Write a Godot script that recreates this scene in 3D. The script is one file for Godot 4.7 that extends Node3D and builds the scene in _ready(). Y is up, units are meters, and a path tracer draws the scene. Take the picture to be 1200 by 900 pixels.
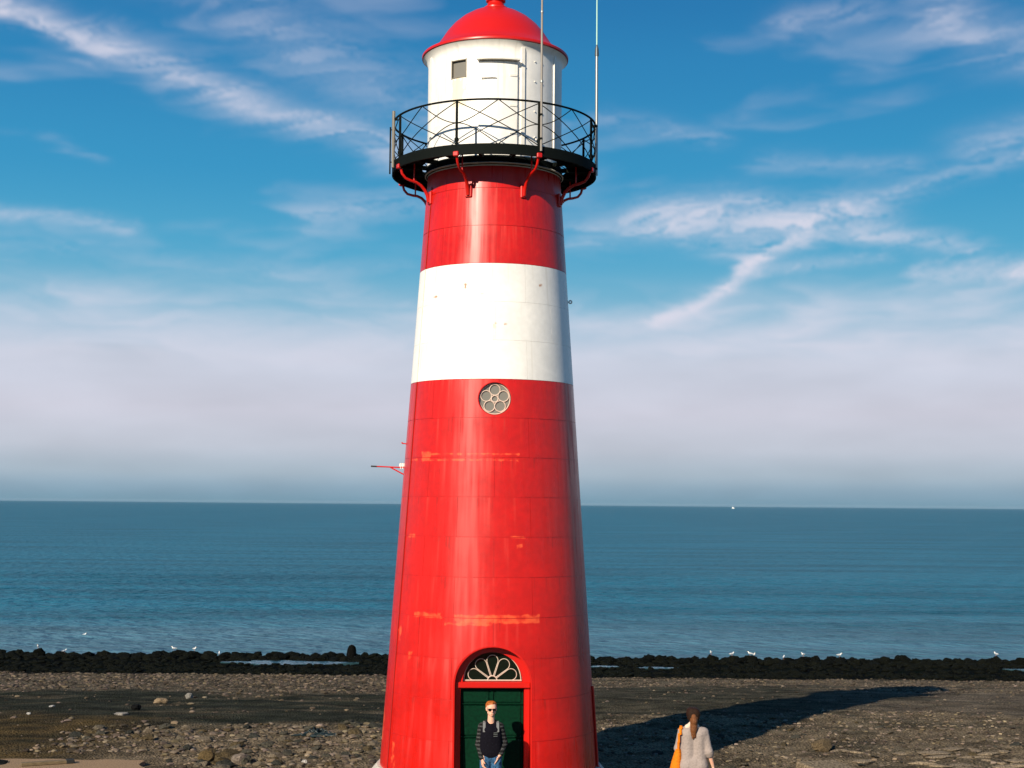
extends Node3D

# ---------------------------------------------------------------- mesh helpers
class MB:
	var v := PackedVector3Array()
	var n := PackedVector3Array()
	var uv := PackedVector2Array()
	var col := PackedColorArray()
	var tint := Color(1, 1, 1)
	var colored := false

	func tri(a: Vector3, b: Vector3, c: Vector3, na: Vector3, nb: Vector3, nc: Vector3, ua := Vector2.ZERO, ub := Vector2.ZERO, uc := Vector2.ZERO) -> void:
		var g := (b - a).cross(c - a)
		if g.length_squared() < 1e-16:
			return
		if g.dot(na + nb + nc) > 0.0:
			v.append(a); v.append(c); v.append(b)
			n.append(na); n.append(nc); n.append(nb)
			uv.append(ua); uv.append(uc); uv.append(ub)
		else:
			v.append(a); v.append(b); v.append(c)
			n.append(na); n.append(nb); n.append(nc)
			uv.append(ua); uv.append(ub); uv.append(uc)
		if colored:
			col.append(tint); col.append(tint); col.append(tint)

	func quad(a: Vector3, b: Vector3, c: Vector3, d: Vector3, na: Vector3, nb: Vector3, nc: Vector3, nd: Vector3, ua := Vector2.ZERO, ub := Vector2.ZERO, uc := Vector2.ZERO, ud := Vector2.ZERO) -> void:
		tri(a, b, c, na, nb, nc, ua, ub, uc)
		tri(a, c, d, na, nc, nd, ua, uc, ud)

	# a flat polygon whose face points away from the point "inside"
	func face(p: Array, inside: Vector3) -> void:
		var nn: Vector3 = (p[1] - p[0]).cross(p[2] - p[0])
		if nn.length_squared() < 1e-18:
			return
		nn = nn.normalized()
		if nn.dot(p[0] - inside) < 0.0:
			nn = -nn
		for k in range(1, p.size() - 1):
			tri(p[0], p[k], p[k + 1], nn, nn, nn)

	func box(c: Vector3, size: Vector3, b := 0.0, basis := Basis()) -> void:
		var h := size * 0.5
		b = minf(b, minf(h.x, minf(h.y, h.z)) * 0.6)
		var pt := func(sx: float, sy: float, sz: float, axis: int) -> Vector3:
			var q := Vector3(sx * (h.x - (0.0 if axis == 0 else b)), sy * (h.y - (0.0 if axis == 1 else b)), sz * (h.z - (0.0 if axis == 2 else b)))
			return c + basis * q
		for s in [-1.0, 1.0]:
			face([pt.call(s, -1, -1, 0), pt.call(s, 1, -1, 0), pt.call(s, 1, 1, 0), pt.call(s, -1, 1, 0)], c)
			face([pt.call(-1, s, -1, 1), pt.call(1, s, -1, 1), pt.call(1, s, 1, 1), pt.call(-1, s, 1, 1)], c)
			face([pt.call(-1, -1, s, 2), pt.call(1, -1, s, 2), pt.call(1, 1, s, 2), pt.call(-1, 1, s, 2)], c)
		if b > 0.0:
			for s in [-1.0, 1.0]:
				for t in [-1.0, 1.0]:
					face([pt.call(s, t, -1, 0), pt.call(s, t, 1, 0), pt.call(s, t, 1, 1), pt.call(s, t, -1, 1)], c)
					face([pt.call(s, -1, t, 0), pt.call(s, 1, t, 0), pt.call(s, 1, t, 2), pt.call(s, -1, t, 2)], c)
					face([pt.call(-1, s, t, 1), pt.call(1, s, t, 1), pt.call(1, s, t, 2), pt.call(-1, s, t, 2)], c)
					for u in [-1.0, 1.0]:
						face([pt.call(s, t, u, 0), pt.call(s, t, u, 1), pt.call(s, t, u, 2)], c)

	# a tube along a path; radii: one value or one per point; flat: squash factor across the "side" axis
	func tube(path: Array, radii, segs := 8, closed := false) -> void:
		var m := path.size()
		var rings := []
		var up := Vector3.ZERO
		for k in m:
			var p: Vector3 = path[k]
			var q0: Vector3 = path[(k - 1 + m) % m] if closed else path[maxi(k - 1, 0)]
			var q1: Vector3 = path[(k + 1) % m] if closed else path[mini(k + 1, m - 1)]
			var t := (q1 - q0).normalized()
			if up == Vector3.ZERO:
				up = Vector3.UP if absf(t.y) < 0.9 else Vector3.RIGHT
			var side := t.cross(up).normalized()
			up = side.cross(t).normalized()
			var r: float = radii[k] if radii is Array else radii
			var ring := []
			for s in segs:
				var a := TAU * s / segs
				var d := side * cos(a) + up * sin(a)
				ring.append([p + d * r, d])
			rings.append(ring)
		for k in (m if closed else m - 1):
			var A: Array = rings[k]
			var B: Array = rings[(k + 1) % m]
			for s in segs:
				var s2 := (s + 1) % segs
				quad(A[s][0], A[s2][0], B[s2][0], B[s][0], A[s][1], A[s2][1], B[s2][1], B[s][1])
		if not closed:
			for e in [0, m - 1]:
				var pts := []
				for s in segs:
					pts.append(rings[e][s][0])
				face(pts, path[1] if e == 0 else path[m - 2])

	# profile of (radius, height) turned about the y axis from angle a0 to a1 (0 = +z, towards +x)
	func lathe(profile: Array, segs := 64, a0 := 0.0, a1 := TAU, smooth := true, out_sign := 1.0) -> void:
		var m := profile.size()
		var fn := []
		for k in m - 1:
			var d: Vector2 = profile[k + 1] - profile[k]
			fn.append((Vector2(d.y, -d.x) * out_sign).normalized())
		for k in m - 1:
			var n0: Vector2 = fn[k]
			var n1: Vector2 = fn[k]
			if smooth:
				if k > 0 and fn[k - 1].dot(fn[k]) > 0.7:
					n0 = (fn[k - 1] + fn[k]).normalized()
				if k < m - 2 and fn[k + 1].dot(fn[k]) > 0.7:
					n1 = (fn[k + 1] + fn[k]).normalized()
			for s in segs:
				var a := a0 + (a1 - a0) * s / segs
				var b := a0 + (a1 - a0) * (s + 1) / segs
				var da := Vector3(sin(a), 0, cos(a))
				var db := Vector3(sin(b), 0, cos(b))
				var y := Vector3.UP
				var p: Vector2 = profile[k]
				var q: Vector2 = profile[k + 1]
				quad(da * p.x + y * p.y, db * p.x + y * p.y, db * q.x + y * q.y, da * q.x + y * q.y,
					da * n0.x + y * n0.y, db * n0.x + y * n0.y, db * n1.x + y * n1.y, da * n1.x + y * n1.y,
					Vector2(a / TAU, p.y), Vector2(b / TAU, p.y), Vector2(b / TAU, q.y), Vector2(a / TAU, q.y))

	func mesh() -> ArrayMesh:
		var am := ArrayMesh.new()
		var arr := []
		arr.resize(Mesh.ARRAY_MAX)
		arr[Mesh.ARRAY_VERTEX] = v
		arr[Mesh.ARRAY_NORMAL] = n
		arr[Mesh.ARRAY_TEX_UV] = uv
		if colored:
			arr[Mesh.ARRAY_COLOR] = col
		am.add_surface_from_arrays(Mesh.PRIMITIVE_TRIANGLES, arr)
		return am

# tapered capsules joined with a smooth minimum, meshed as surface nets
# bone = [a, b, ra, rb]
func blob(mb: MB, bones: Array, cell: float, blend: float) -> void:
	var lo := Vector3.INF
	var hi := -Vector3.INF
	for b in bones:
		var r: float = maxf(b[2], b[3]) + cell * 2.5
		for q in [b[0], b[1]]:
			lo = lo.min(q - Vector3.ONE * r)
			hi = hi.max(q + Vector3.ONE * r)
	var nx := int((hi.x - lo.x) / cell) + 2
	var ny := int((hi.y - lo.y) / cell) + 2
	var nz := int((hi.z - lo.z) / cell) + 2
	var f := PackedFloat32Array()
	f.resize(nx * ny * nz)
	f.fill(9.0)
	for b in bones:
		var pa: Vector3 = b[0]
		var pb: Vector3 = b[1]
		var ra: float = b[2]
		var rb: float = b[3]
		var m := maxf(ra, rb) + blend + cell * 2.0
		var l3 := (pa.min(pb) - Vector3.ONE * m - lo) / cell
		var h3 := (pa.max(pb) + Vector3.ONE * m - lo) / cell
		var ab := pb - pa
		var l2 := maxf(ab.length_squared(), 1e-9)
		for z in range(maxi(0, int(l3.z)), mini(nz, int(h3.z) + 2)):
			for y in range(maxi(0, int(l3.y)), mini(ny, int(h3.y) + 2)):
				var row := (z * ny + y) * nx
				for x in range(maxi(0, int(l3.x)), mini(nx, int(h3.x) + 2)):
					var p := lo + Vector3(x, y, z) * cell
					var t := clampf((p - pa).dot(ab) / l2, 0.0, 1.0)
					var d := p.distance_to(pa + ab * t) - lerpf(ra, rb, t)
					var e := f[row + x]
					var k := maxf(blend - absf(d - e), 0.0) / blend
					f[row + x] = minf(d, e) - k * k * blend * 0.25
	var at := PackedInt32Array()
	at.resize(nx * ny * nz)
	at.fill(-1)
	var pts := PackedVector3Array()
	var nrm := PackedVector3Array()
	var off := [0, 1, nx, nx + 1, nx * ny, nx * ny + 1, nx * ny + nx, nx * ny + nx + 1]
	for z in nz - 1:
		for y in ny - 1:
			for x in nx - 1:
				var i := (z * ny + y) * nx + x
				var inside := 0
				for o in off:
					if f[i + o] < 0.0:
						inside += 1
				if inside == 0 or inside == 8:
					continue
				var s := Vector3.ZERO
				var c := 0
				for e in [[0, 1], [2, 3], [4, 5], [6, 7], [0, 2], [1, 3], [4, 6], [5, 7], [0, 4], [1, 5], [2, 6], [3, 7]]:
					var va := f[i + off[e[0]]]
					var vb := f[i + off[e[1]]]
					if (va < 0.0) != (vb < 0.0):
						var t := va / (va - vb)
						s += Vector3(e[0] & 1, (e[0] >> 1) & 1, e[0] >> 2).lerp(Vector3(e[1] & 1, (e[1] >> 1) & 1, e[1] >> 2), t)
						c += 1
				at[i] = pts.size()
				pts.append(lo + (Vector3(x, y, z) + s / c) * cell)
				var g := Vector3(f[i + 1] + f[i + off[3]] + f[i + off[5]] + f[i + off[7]] - f[i] - f[i + off[2]] - f[i + off[4]] - f[i + off[6]],
					f[i + off[2]] + f[i + off[3]] + f[i + off[6]] + f[i + off[7]] - f[i] - f[i + 1] - f[i + off[4]] - f[i + off[5]],
					f[i + off[4]] + f[i + off[5]] + f[i + off[6]] + f[i + off[7]] - f[i] - f[i + 1] - f[i + off[2]] - f[i + off[3]])
				nrm.append(g.normalized())
	for z in range(1, nz - 1):
		for y in range(1, ny - 1):
			for x in range(1, nx - 1):
				var i := (z * ny + y) * nx + x
				var here := f[i] < 0.0
				for ax in 3:
					var step: int = [1, nx, nx * ny][ax]
					if (f[i + step] < 0.0) == here:
						continue
					var u: int = [nx, nx * ny, 1][ax]
					var w: int = [nx * ny, 1, nx][ax]
					var q := [at[i], at[i - u], at[i - u - w], at[i - w]]
					if q.min() < 0:
						continue
					mb.quad(pts[q[0]], pts[q[1]], pts[q[2]], pts[q[3]], nrm[q[0]], nrm[q[1]], nrm[q[2]], nrm[q[3]])

# ---------------------------------------------------------------- scene helpers
var taken := {}
func numbered(called: String) -> String:
	var k: int = taken.get(called, 0)
	taken[called] = k + 1
	return called if k == 0 else "%s_%03d" % [called, k]

func put(mesh: Mesh, called: String, mat: Material, parent: Node = null) -> MeshInstance3D:
	var o := MeshInstance3D.new()
	o.mesh = mesh
	o.material_override = mat
	if parent == null or parent == self:
		o.name = numbered(called)
		add_child(o)
	else:
		o.name = called
		parent.add_child(o, true)
	return o

func tag(o: Node, label: String, category := "", group := "", kind := "") -> void:
	if label: o.set_meta("label", label)
	if category: o.set_meta("category", category)
	if group: o.set_meta("group", group)
	if kind: o.set_meta("kind", kind)

func thing(called: String, at: Vector3, turn: float, label: String, category: String, group := "") -> Node3D:
	var o := Node3D.new()
	o.name = numbered(called)
	add_child(o)
	o.position = at
	o.rotation.y = turn
	tag(o, label, category, group)
	return o

func fnl(seed_: int, freq: float, oct := 4, type := FastNoiseLite.TYPE_SIMPLEX_SMOOTH) -> FastNoiseLite:
	var f := FastNoiseLite.new()
	f.seed = seed_
	f.frequency = freq
	f.noise_type = type
	f.fractal_octaves = oct
	f.fractal_type = FastNoiseLite.FRACTAL_FBM if oct > 1 else FastNoiseLite.FRACTAL_NONE
	return f

func lin(r: float, g: float, b: float) -> Color:
	return Color(r, g, b).linear_to_srgb()

func mat(c: Color, rough := 0.6, spec := 0.5, metal := 0.0) -> StandardMaterial3D:
	var m := StandardMaterial3D.new()
	m.albedo_color = c
	m.roughness = rough
	m.metallic = metal
	m.metallic_specular = spec
	return m

# seamless grey noise picture between lo and hi
func noise_tex(seed_: int, freq: float, oct: int, lo: float, hi: float, size := 512) -> ImageTexture:
	var im := fnl(seed_, freq, oct).get_seamless_image(size, size, false, false, 0.2)
	im.convert(Image.FORMAT_L8)
	var d := im.get_data()
	for i in d.size():
		d[i] = int(clampf(lerpf(lo, hi, d[i] / 255.0), 0.0, 1.0) * 255.0)
	return ImageTexture.create_from_image(Image.create_from_data(size, size, false, Image.FORMAT_L8, d))

func normal_tex(seed_: int, freq: float, oct: int, strength: float, size := 512) -> ImageTexture:
	var im := fnl(seed_, freq, oct).get_seamless_image(size, size, false, false, 0.2)
	im.convert(Image.FORMAT_RGBA8)
	im.bump_map_to_normal_map(strength)
	return ImageTexture.create_from_image(im)

var t0 := 0
func stage(s: String) -> void:
	print("%6d ms %s" % [Time.get_ticks_msec() - t0, s])

# ---------------------------------------------------------------- numbers of the place
const CAM := Vector3(0, 5.14, 26.7)
const TOWER := Vector3(-0.366, 0, 0)
const FACING := 0.047            # the door looks this far (radians) towards +x
const SEA_Y := -3.15
const SUN_AZ := 30.0             # light travels away from the camera and this far to the right
const SUN_EL := 27.0
const RING := 0.687
const BAND0 := 7.315

func R(y: float) -> float:
	return 1.992 - 0.0676 * y

func _ready() -> void:
	t0 = Time.get_ticks_msec()
	make_camera_and_light()
	stage("light")
	make_ground()
	stage("ground")
	make_sea()
	make_lighthouse()
	stage("lighthouse")
	make_antennas()
	make_people()
	stage("people")
	make_rocks()
	stage("rocks")
	make_beach_things()
	make_gulls()
	make_boat()
	stage("done")

# ---------------------------------------------------------------- camera, sky, sun
func make_camera_and_light() -> void:
	var cam := Camera3D.new()
	cam.name = "camera"
	cam.keep_aspect = Camera3D.KEEP_HEIGHT
	cam.fov = rad_to_deg(2.0 * atan(450.0 / 1700.0))
	cam.near = 0.1
	cam.far = 40000.0
	cam.transform = Transform3D(Basis(Vector3.RIGHT, atan(140.6 / 1700.0)) * Basis(Vector3.BACK, deg_to_rad(0.48)), CAM)
	add_child(cam)
	cam.current = true

	var env := Environment.new()
	env.background_mode = Environment.BG_SKY
	env.tonemap_mode = Environment.TONE_MAPPER_LINEAR
	env.tonemap_exposure = 1.25
	env.sdfgi_enabled = true
	env.ssao_enabled = true
	env.ssil_enabled = true
	env.fog_enabled = true
	env.fog_density = 0.000018
	env.fog_light_color = Color8(176, 196, 214)
	var sky := Sky.new()
	var pan := PanoramaSkyMaterial.new()
	pan.panorama = ImageTexture.create_from_image(sky_image())
	sky.sky_material = pan
	env.sky = sky
	env.background_energy_multiplier = 0.8
	var we := WorldEnvironment.new()
	we.name = "environment"
	we.environment = env
	add_child(we)

	var sun := DirectionalLight3D.new()
	sun.name = "sun"
	sun.light_energy = 1.6
	sun.light_color = Color(1.0, 0.95, 0.86)
	sun.light_angular_distance = 0.53
	sun.shadow_enabled = true
	sun.rotation = Vector3(-deg_to_rad(SUN_EL), -deg_to_rad(SUN_AZ), 0)
	add_child(sun)

# clear-sky colour (sRGB) by elevation in degrees
const SKY_STOPS := [[0.0, 116, 153, 173], [0.45, 136, 164, 183], [1.2, 168, 184, 198], [2.2, 191, 197, 210], [3.6, 204, 205, 219], [5.6, 200, 207, 223], [6.8, 174, 198, 219], [8.2, 116, 178, 208], [9.8, 84, 167, 205], [13.0, 60, 150, 197], [17.0, 49, 133, 186], [19.5, 43, 121, 177], [30.0, 38, 104, 162], [60.0, 33, 88, 144], [90.0, 30, 80, 136]]

# cirrus near the view: degrees (azimuth, elevation) points, half width, strength
const WISPS := [
	[[[-24.0, 18.9], [-20.2, 18.2], [-16.85, 17.4], [-13.5, 16.3], [-10.1, 15.2], [-6.7, 14.4], [-5.0, 13.7], [-3.0, 13.3]], 0.58, 0.58],
	[[[-12.5, 19.8], [-8.5, 17.6], [-5.6, 16.3], [-3.6, 15.6]], 1.2, 0.22],
	[[[-20.8, 10.8], [-17.5, 10.8], [-14.8, 10.4]], 0.26, 0.24],
	[[[-7.6, 11.2], [-5.4, 11.6], [-3.2, 11.9]], 0.55, 0.36],
	[[[-18.2, 13.5], [-16.4, 12.9]], 0.2, 0.10],
	[[[6.2, 11.3], [8.6, 11.5], [11.2, 11.0], [13.2, 11.2]], 0.75, 0.66],
	[[[6.2, 11.1], [8.4, 10.4], [10.8, 10.3]], 0.6, 0.42],
	[[[12.1, 11.5], [15.2, 12.0], [17.8, 12.7], [21.5, 13.6]], 0.36, 0.30],
	[[[11.2, 10.4], [9.6, 9.6], [8.8, 8.6], [7.4, 7.75], [6.0, 7.3]], 0.30, 0.80],
	[[[11.1, 10.9], [14.2, 10.5], [16.6, 10.0], [17.4, 9.6]], 0.42, 0.56],
	[[[10.1, 9.2], [12.8, 9.4], [14.2, 9.4]], 0.28, 0.40],
	[[[16.0, 8.8], [18.4, 8.85], [21.0, 8.95]], 0.46, 0.66],
	[[[11.5, 18.6], [13.6, 18.7]], 0.6, 0.24],
	[[[17.0, 18.5], [18.6, 17.4], [20.6, 17.0]], 0.9, 0.34],
	[[[18.4, 13.5], [21.0, 14.1]], 0.7, 0.34],
	[[[3.4, 15.0], [5.4, 14.7], [7.8, 14.3]], 0.42, 0.24],
	[[[10.1, 13.3], [12.8, 13.1], [15.5, 13.0]], 0.42, 0.16],
	[[[3.0, 10.6], [5.0, 10.9], [7.0, 11.2]], 0.7, 0.24],
	[[[-20.5, 9.6], [-14.0, 9.2], [-9.0, 9.0], [-4.5, 9.3]], 0.5, 0.10],
]

func sky_image() -> Image:
	var w := 4096
	var h := 2048
	var data := PackedFloat32Array()
	data.resize(w * h * 3)
	var fine := fnl(11, 9.0, 6)
	var broad := fnl(12, 2.3, 4)
	var hair := fnl(13, 26.0, 4)
	var cloud := Color8(222, 220, 234).srgb_to_linear()
	var half := h / 2
	for row in half:
		var el := 90.0 - (row + 0.5) * 180.0 / h
		var k := 0
		while k < SKY_STOPS.size() - 2 and SKY_STOPS[k + 1][0] < el:
			k += 1
		var s0: Array = SKY_STOPS[k]
		var s1: Array = SKY_STOPS[k + 1]
		var t := smoothstep(0.0, 1.0, clampf((el - s0[0]) / (s1[0] - s0[0]), 0, 1)) * 0.3 + 0.7 * clampf((el - s0[0]) / (s1[0] - s0[0]), 0, 1)
		var base := Color(lerpf(s0[1], s1[1], t) / 255.0, lerpf(s0[2], s1[2], t) / 255.0, lerpf(s0[3], s1[3], t) / 255.0).srgb_to_linear()
		var e := deg_to_rad(el)
		var cy := sin(e)
		var cr := cos(e)
		# layered veil just above the haze
		var veil_amount := smoothstep(4.5, 6.5, el) * (1.0 - smoothstep(7.0, 9.2, el))
		for x in w:
			var az := (x + 0.5) * 360.0 / w
			if az > 180.0:
				az -= 360.0
			var a := deg_to_rad(az)
			var dx := sin(a) * cr
			var dz := -cos(a) * cr
			var lift := 1.0 / (cy + 0.25)
			var b := broad.get_noise_3d(dx * lift * 0.9, cy * 5.0, dz * lift * 0.9)
			var d := 0.0
			var f := 0.0
			if el > 4.0:
				f = fine.get_noise_3d(dx * 1.1 + b * 0.1, cy * 5.5 + b * 0.16, dz * 1.1)
				d = smoothstep(0.10, 0.70, b + f * 0.35) * 0.20 * smoothstep(6.0, 10.0, el)
				d += veil_amount * clampf(0.34 + f * 0.6 + b * 0.5, 0.0, 0.8) * 0.75
			if el < 23.0 and absf(az) < 25.0:
				var px := az + f * 0.9 + b * 0.5
				var py := el + f * 0.34
				var fib := hair.get_noise_3d(dx * 0.55 + cy * 0.5 + f * 0.12, cy * 3.2 + f * 0.1, dz * 0.5)
				var tex := clampf(0.78 + f * 0.9 + fib * 0.75, 0.0, 1.5)
				for s in WISPS:
					var pts: Array = s[0]
					var wd: float = s[1]
					if py < minf(pts[0][1], pts[-1][1]) - wd * 3.0 - 0.6 or py > maxf(pts[0][1], pts[-1][1]) + wd * 3.0 + 0.6:
						continue
					var best := 1e9
					for q in pts.size() - 1:
						var ax: float = pts[q][0]
						var ay: float = pts[q][1]
						var bx: float = pts[q + 1][0] - ax
						var by: float = pts[q + 1][1] - ay
						var u := clampf(((px - ax) * bx + (py - ay) * by) / (bx * bx + by * by), 0.0, 1.0)
						var ex := (px - ax - bx * u) * 0.55
						var ey := py - ay - by * u
						best = minf(best, ex * ex + ey * ey)
					var g := exp(-best / (wd * wd) * 1.1)
					d = d + s[2] * g * tex * (1.0 - d)
			d = clampf(d, 0.0, 0.95)
			# low haze is streaked a little as well
			var hz := 1.0 + (b * 0.10 if el < 6.0 else 0.0)
			var i := (row * w + x) * 3
			data[i] = lerpf(base.r * hz, cloud.r, d)
			data[i + 1] = lerpf(base.g * hz, cloud.g, d)
			data[i + 2] = lerpf(base.b * hz, cloud.b, d)
	var low := Color8(112, 150, 170).srgb_to_linear()
	for i in range(half * w, h * w):
		data[i * 3] = low.r
		data[i * 3 + 1] = low.g
		data[i * 3 + 2] = low.b
	return Image.create_from_data(w, h, false, Image.FORMAT_RGBF, data.to_byte_array())

# ---------------------------------------------------------------- ground
const PROFILE := [[-400.0, -30.0], [-70.0, -5.0], [-50.0, -3.35], [-46.5, -2.60], [-40.0, -2.45], [-36.0, -2.15], [-27.0, -1.39], [-19.3, -0.76], [-15.0, -0.47], [-10.5, -0.2], [-6.0, -0.11], [0.0, -0.02], [2.4, 0.0], [5.7, 0.60], [26.7, 3.52], [34.0, 3.6], [400.0, 3.6]]
var gn1 := fnl(21, 0.35, 3)
var gn2 := fnl(22, 1.7, 3)
var gn3 := fnl(23, 0.12, 3)
var gn4 := fnl(24, 0.9, 4)

func ground_y(x: float, z: float) -> float:
	var k := 0
	while k < PROFILE.size() - 2 and PROFILE[k + 1][0] < z:
		k += 1
	var y := lerpf(PROFILE[k][1], PROFILE[k + 1][1], clampf((z - PROFILE[k][0]) / (PROFILE[k + 1][0] - PROFILE[k][0]), 0, 1))
	var rough := smoothstep(-1.0, -4.0, z)
	y += gn1.get_noise_2d(x, z) * 0.07 * rough
	y += gn2.get_noise_2d(x, z) * 0.035 * rough * (0.35 + rubble(x, z))
	return y

# 0 = smooth mud, 1 = loose stones
func rubble(x: float, z: float) -> float:
	var w := gn3.get_noise_2d(x * 0.6, z * 1.3) * 8.0 + gn1.get_noise_2d(x * 0.7, z * 1.4) * 3.2
	if x < 0.0:
		var near := smoothstep(-9.6, -7.0, z + w * 0.3) * smoothstep(-10.2, -7.8, x - z * 0.2 + w * 0.25)
		var far := smoothstep(-17.0, -20.5, z + w * 0.5) * smoothstep(-36.5, -33.0, z)
		return maxf(maxf(near, far * 0.62), 0.34 * smoothstep(0.05, 0.5, gn1.get_noise_2d(x * 0.5 + 70.0, z * 1.5)))
	var near_r := smoothstep(-14.0, -10.5, z + w * 0.5)
	var far_r := smoothstep(-22.0, -25.5, z + w * 0.7) * smoothstep(-36.5, -33.0, z)
	return maxf(near_r * 0.9, maxf(far_r * 0.75, 0.22))

const TAN := Color(0.212, 0.166, 0.116)
const MUD := Color(0.043, 0.045, 0.033)
const GREYMUD := Color(0.160, 0.128, 0.096)
const BROWN := Color(0.105, 0.072, 0.033)
const STONY := Color(0.222, 0.168, 0.108)
const WEED := Color(0.007, 0.008, 0.006)
const GRASSY := Color(0.10, 0.095, 0.05)

func ground_color(x: float, z: float) -> Color:
	var w := gn3.get_noise_2d(x + 50.0, z) * 4.0 + gn1.get_noise_2d(x, z + 30.0) * 2.0
	var p := gn4.get_noise_2d(x * 0.55, z * 1.3)
	var s := rubble(x, z)
	var c := MUD
	if x > 0.0:
		c = MUD.lerp(GREYMUD, smoothstep(4.0, 9.0, x + z * 0.2 + w))
	var stone := TAN if z < -17.0 else STONY
	c = c.lerp(stone, clampf(s + p * 0.35 * (0.3 + s), 0.0, 1.0))
	if x < 0.0:
		c = c.lerp(BROWN, smoothstep(-11.0, -9.0, z + w * 0.3) * smoothstep(-7.6, -9.4, x + w * 0.2) * clampf(0.75 + p, 0.0, 1.0))
	else:
		c = c.lerp(MUD * 1.5, smoothstep(-0.05, 0.35, gn1.get_noise_2d(x * 0.5 + 9.0, z)) * 0.4)
	# sea weed under the boulders
	c = c.lerp(WEED, smoothstep(-32.6, -34.6, z + w * 0.18))
	c = c.lerp(GRASSY, smoothstep(3.0, 7.0, z))
	c = c * (1.0 + p * 0.7 + gn2.get_noise_2d(x * 1.7, z * 1.7) * 0.45)
	return Color(maxf(c.r, 0.004), maxf(c.g, 0.004), maxf(c.b, 0.004))

func lines(lo: float, hi: float, step: float, far_lo: float, far_hi: float) -> PackedFloat32Array:
	var a := PackedFloat32Array()
	var x := lo
	while x < hi:
		a.append(x)
		x += step
	var s := step
	while x < far_hi:
		a.append(x)
		s *= 1.35
		x += s
	a.append(far_hi)
	var b := PackedFloat32Array()
	x = lo - step
	s = step
	while x > far_lo:
		b.append(x)
		s *= 1.35
		x -= s
	b.append(far_lo)
	b.reverse()
	b.append_array(a)
	return b

func sheet(xs: PackedFloat32Array, zs: PackedFloat32Array, height: Callable, color: Callable) -> ArrayMesh:
	var nx := xs.size()
	var nz := zs.size()
	var v := PackedVector3Array()
	var n := PackedVector3Array()
	var c := PackedColorArray()
	v.resize(nx * nz)
	n.resize(nx * nz)
	c.resize(nx * nz)
	var uv := PackedVector2Array()
	uv.resize(nx * nz)
	for j in nz:
		for i in nx:
			v[j * nx + i] = Vector3(xs[i], height.call(xs[i], zs[j]), zs[j])
			c[j * nx + i] = color.call(xs[i], zs[j])
			uv[j * nx + i] = Vector2(xs[i] * 0.93 + zs[j] * 0.37, (zs[j] * 0.93 - xs[i] * 0.37) * 1.7) / 46.0
	var idx := PackedInt32Array()
	for j in nz:
		for i in nx:
			var l := v[j * nx + maxi(i - 1, 0)]
			var r := v[j * nx + mini(i + 1, nx - 1)]
			var d := v[maxi(j - 1, 0) * nx + i]
			var u := v[mini(j + 1, nz - 1) * nx + i]
			n[j * nx + i] = (u - d).cross(r - l).normalized()
			if i < nx - 1 and j < nz - 1:
				var q := j * nx + i
				idx.append_array([q, q + 1, q + nx, q + 1, q + nx + 1, q + nx])
	var am := ArrayMesh.new()
	var arr := []
	arr.resize(Mesh.ARRAY_MAX)
	arr[Mesh.ARRAY_VERTEX] = v
	arr[Mesh.ARRAY_NORMAL] = n
	arr[Mesh.ARRAY_COLOR] = c
	arr[Mesh.ARRAY_TEX_UV] = uv
	arr[Mesh.ARRAY_INDEX] = idx
	am.add_surface_from_arrays(Mesh.PRIMITIVE_TRIANGLES, arr)
	return am

func triplanar(m: StandardMaterial3D, scale: float, world := true) -> void:
	m.uv1_triplanar = true
	m.uv1_world_triplanar = world
	m.uv1_scale = Vector3.ONE * scale

var rock_grain: ImageTexture
var rock_bump: ImageTexture

func make_ground() -> void:
	rock_grain = noise_tex(31, 0.03, 5, 0.45, 1.25)
	rock_bump = normal_tex(32, 0.04, 5, 14.0)
	var m := mat(Color.WHITE, 1.0, 0.1)
	m.vertex_color_use_as_albedo = true
	m.albedo_texture = noise_tex(33, 0.06, 5, 0.25, 1.55)
	m.normal_enabled = true
	m.normal_texture = normal_tex(34, 0.07, 5, 16.0)
	m.normal_scale = 1.0
	triplanar(m, 0.42)
	var g := put(sheet(lines(-24, 24, 0.2, -400, 400), lines(-50, 4, 0.2, -72, 300), ground_y, ground_color), "beach", m)
	tag(g, "mud and stone beach falling to the sea from the dike", "", "", "structure")

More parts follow.
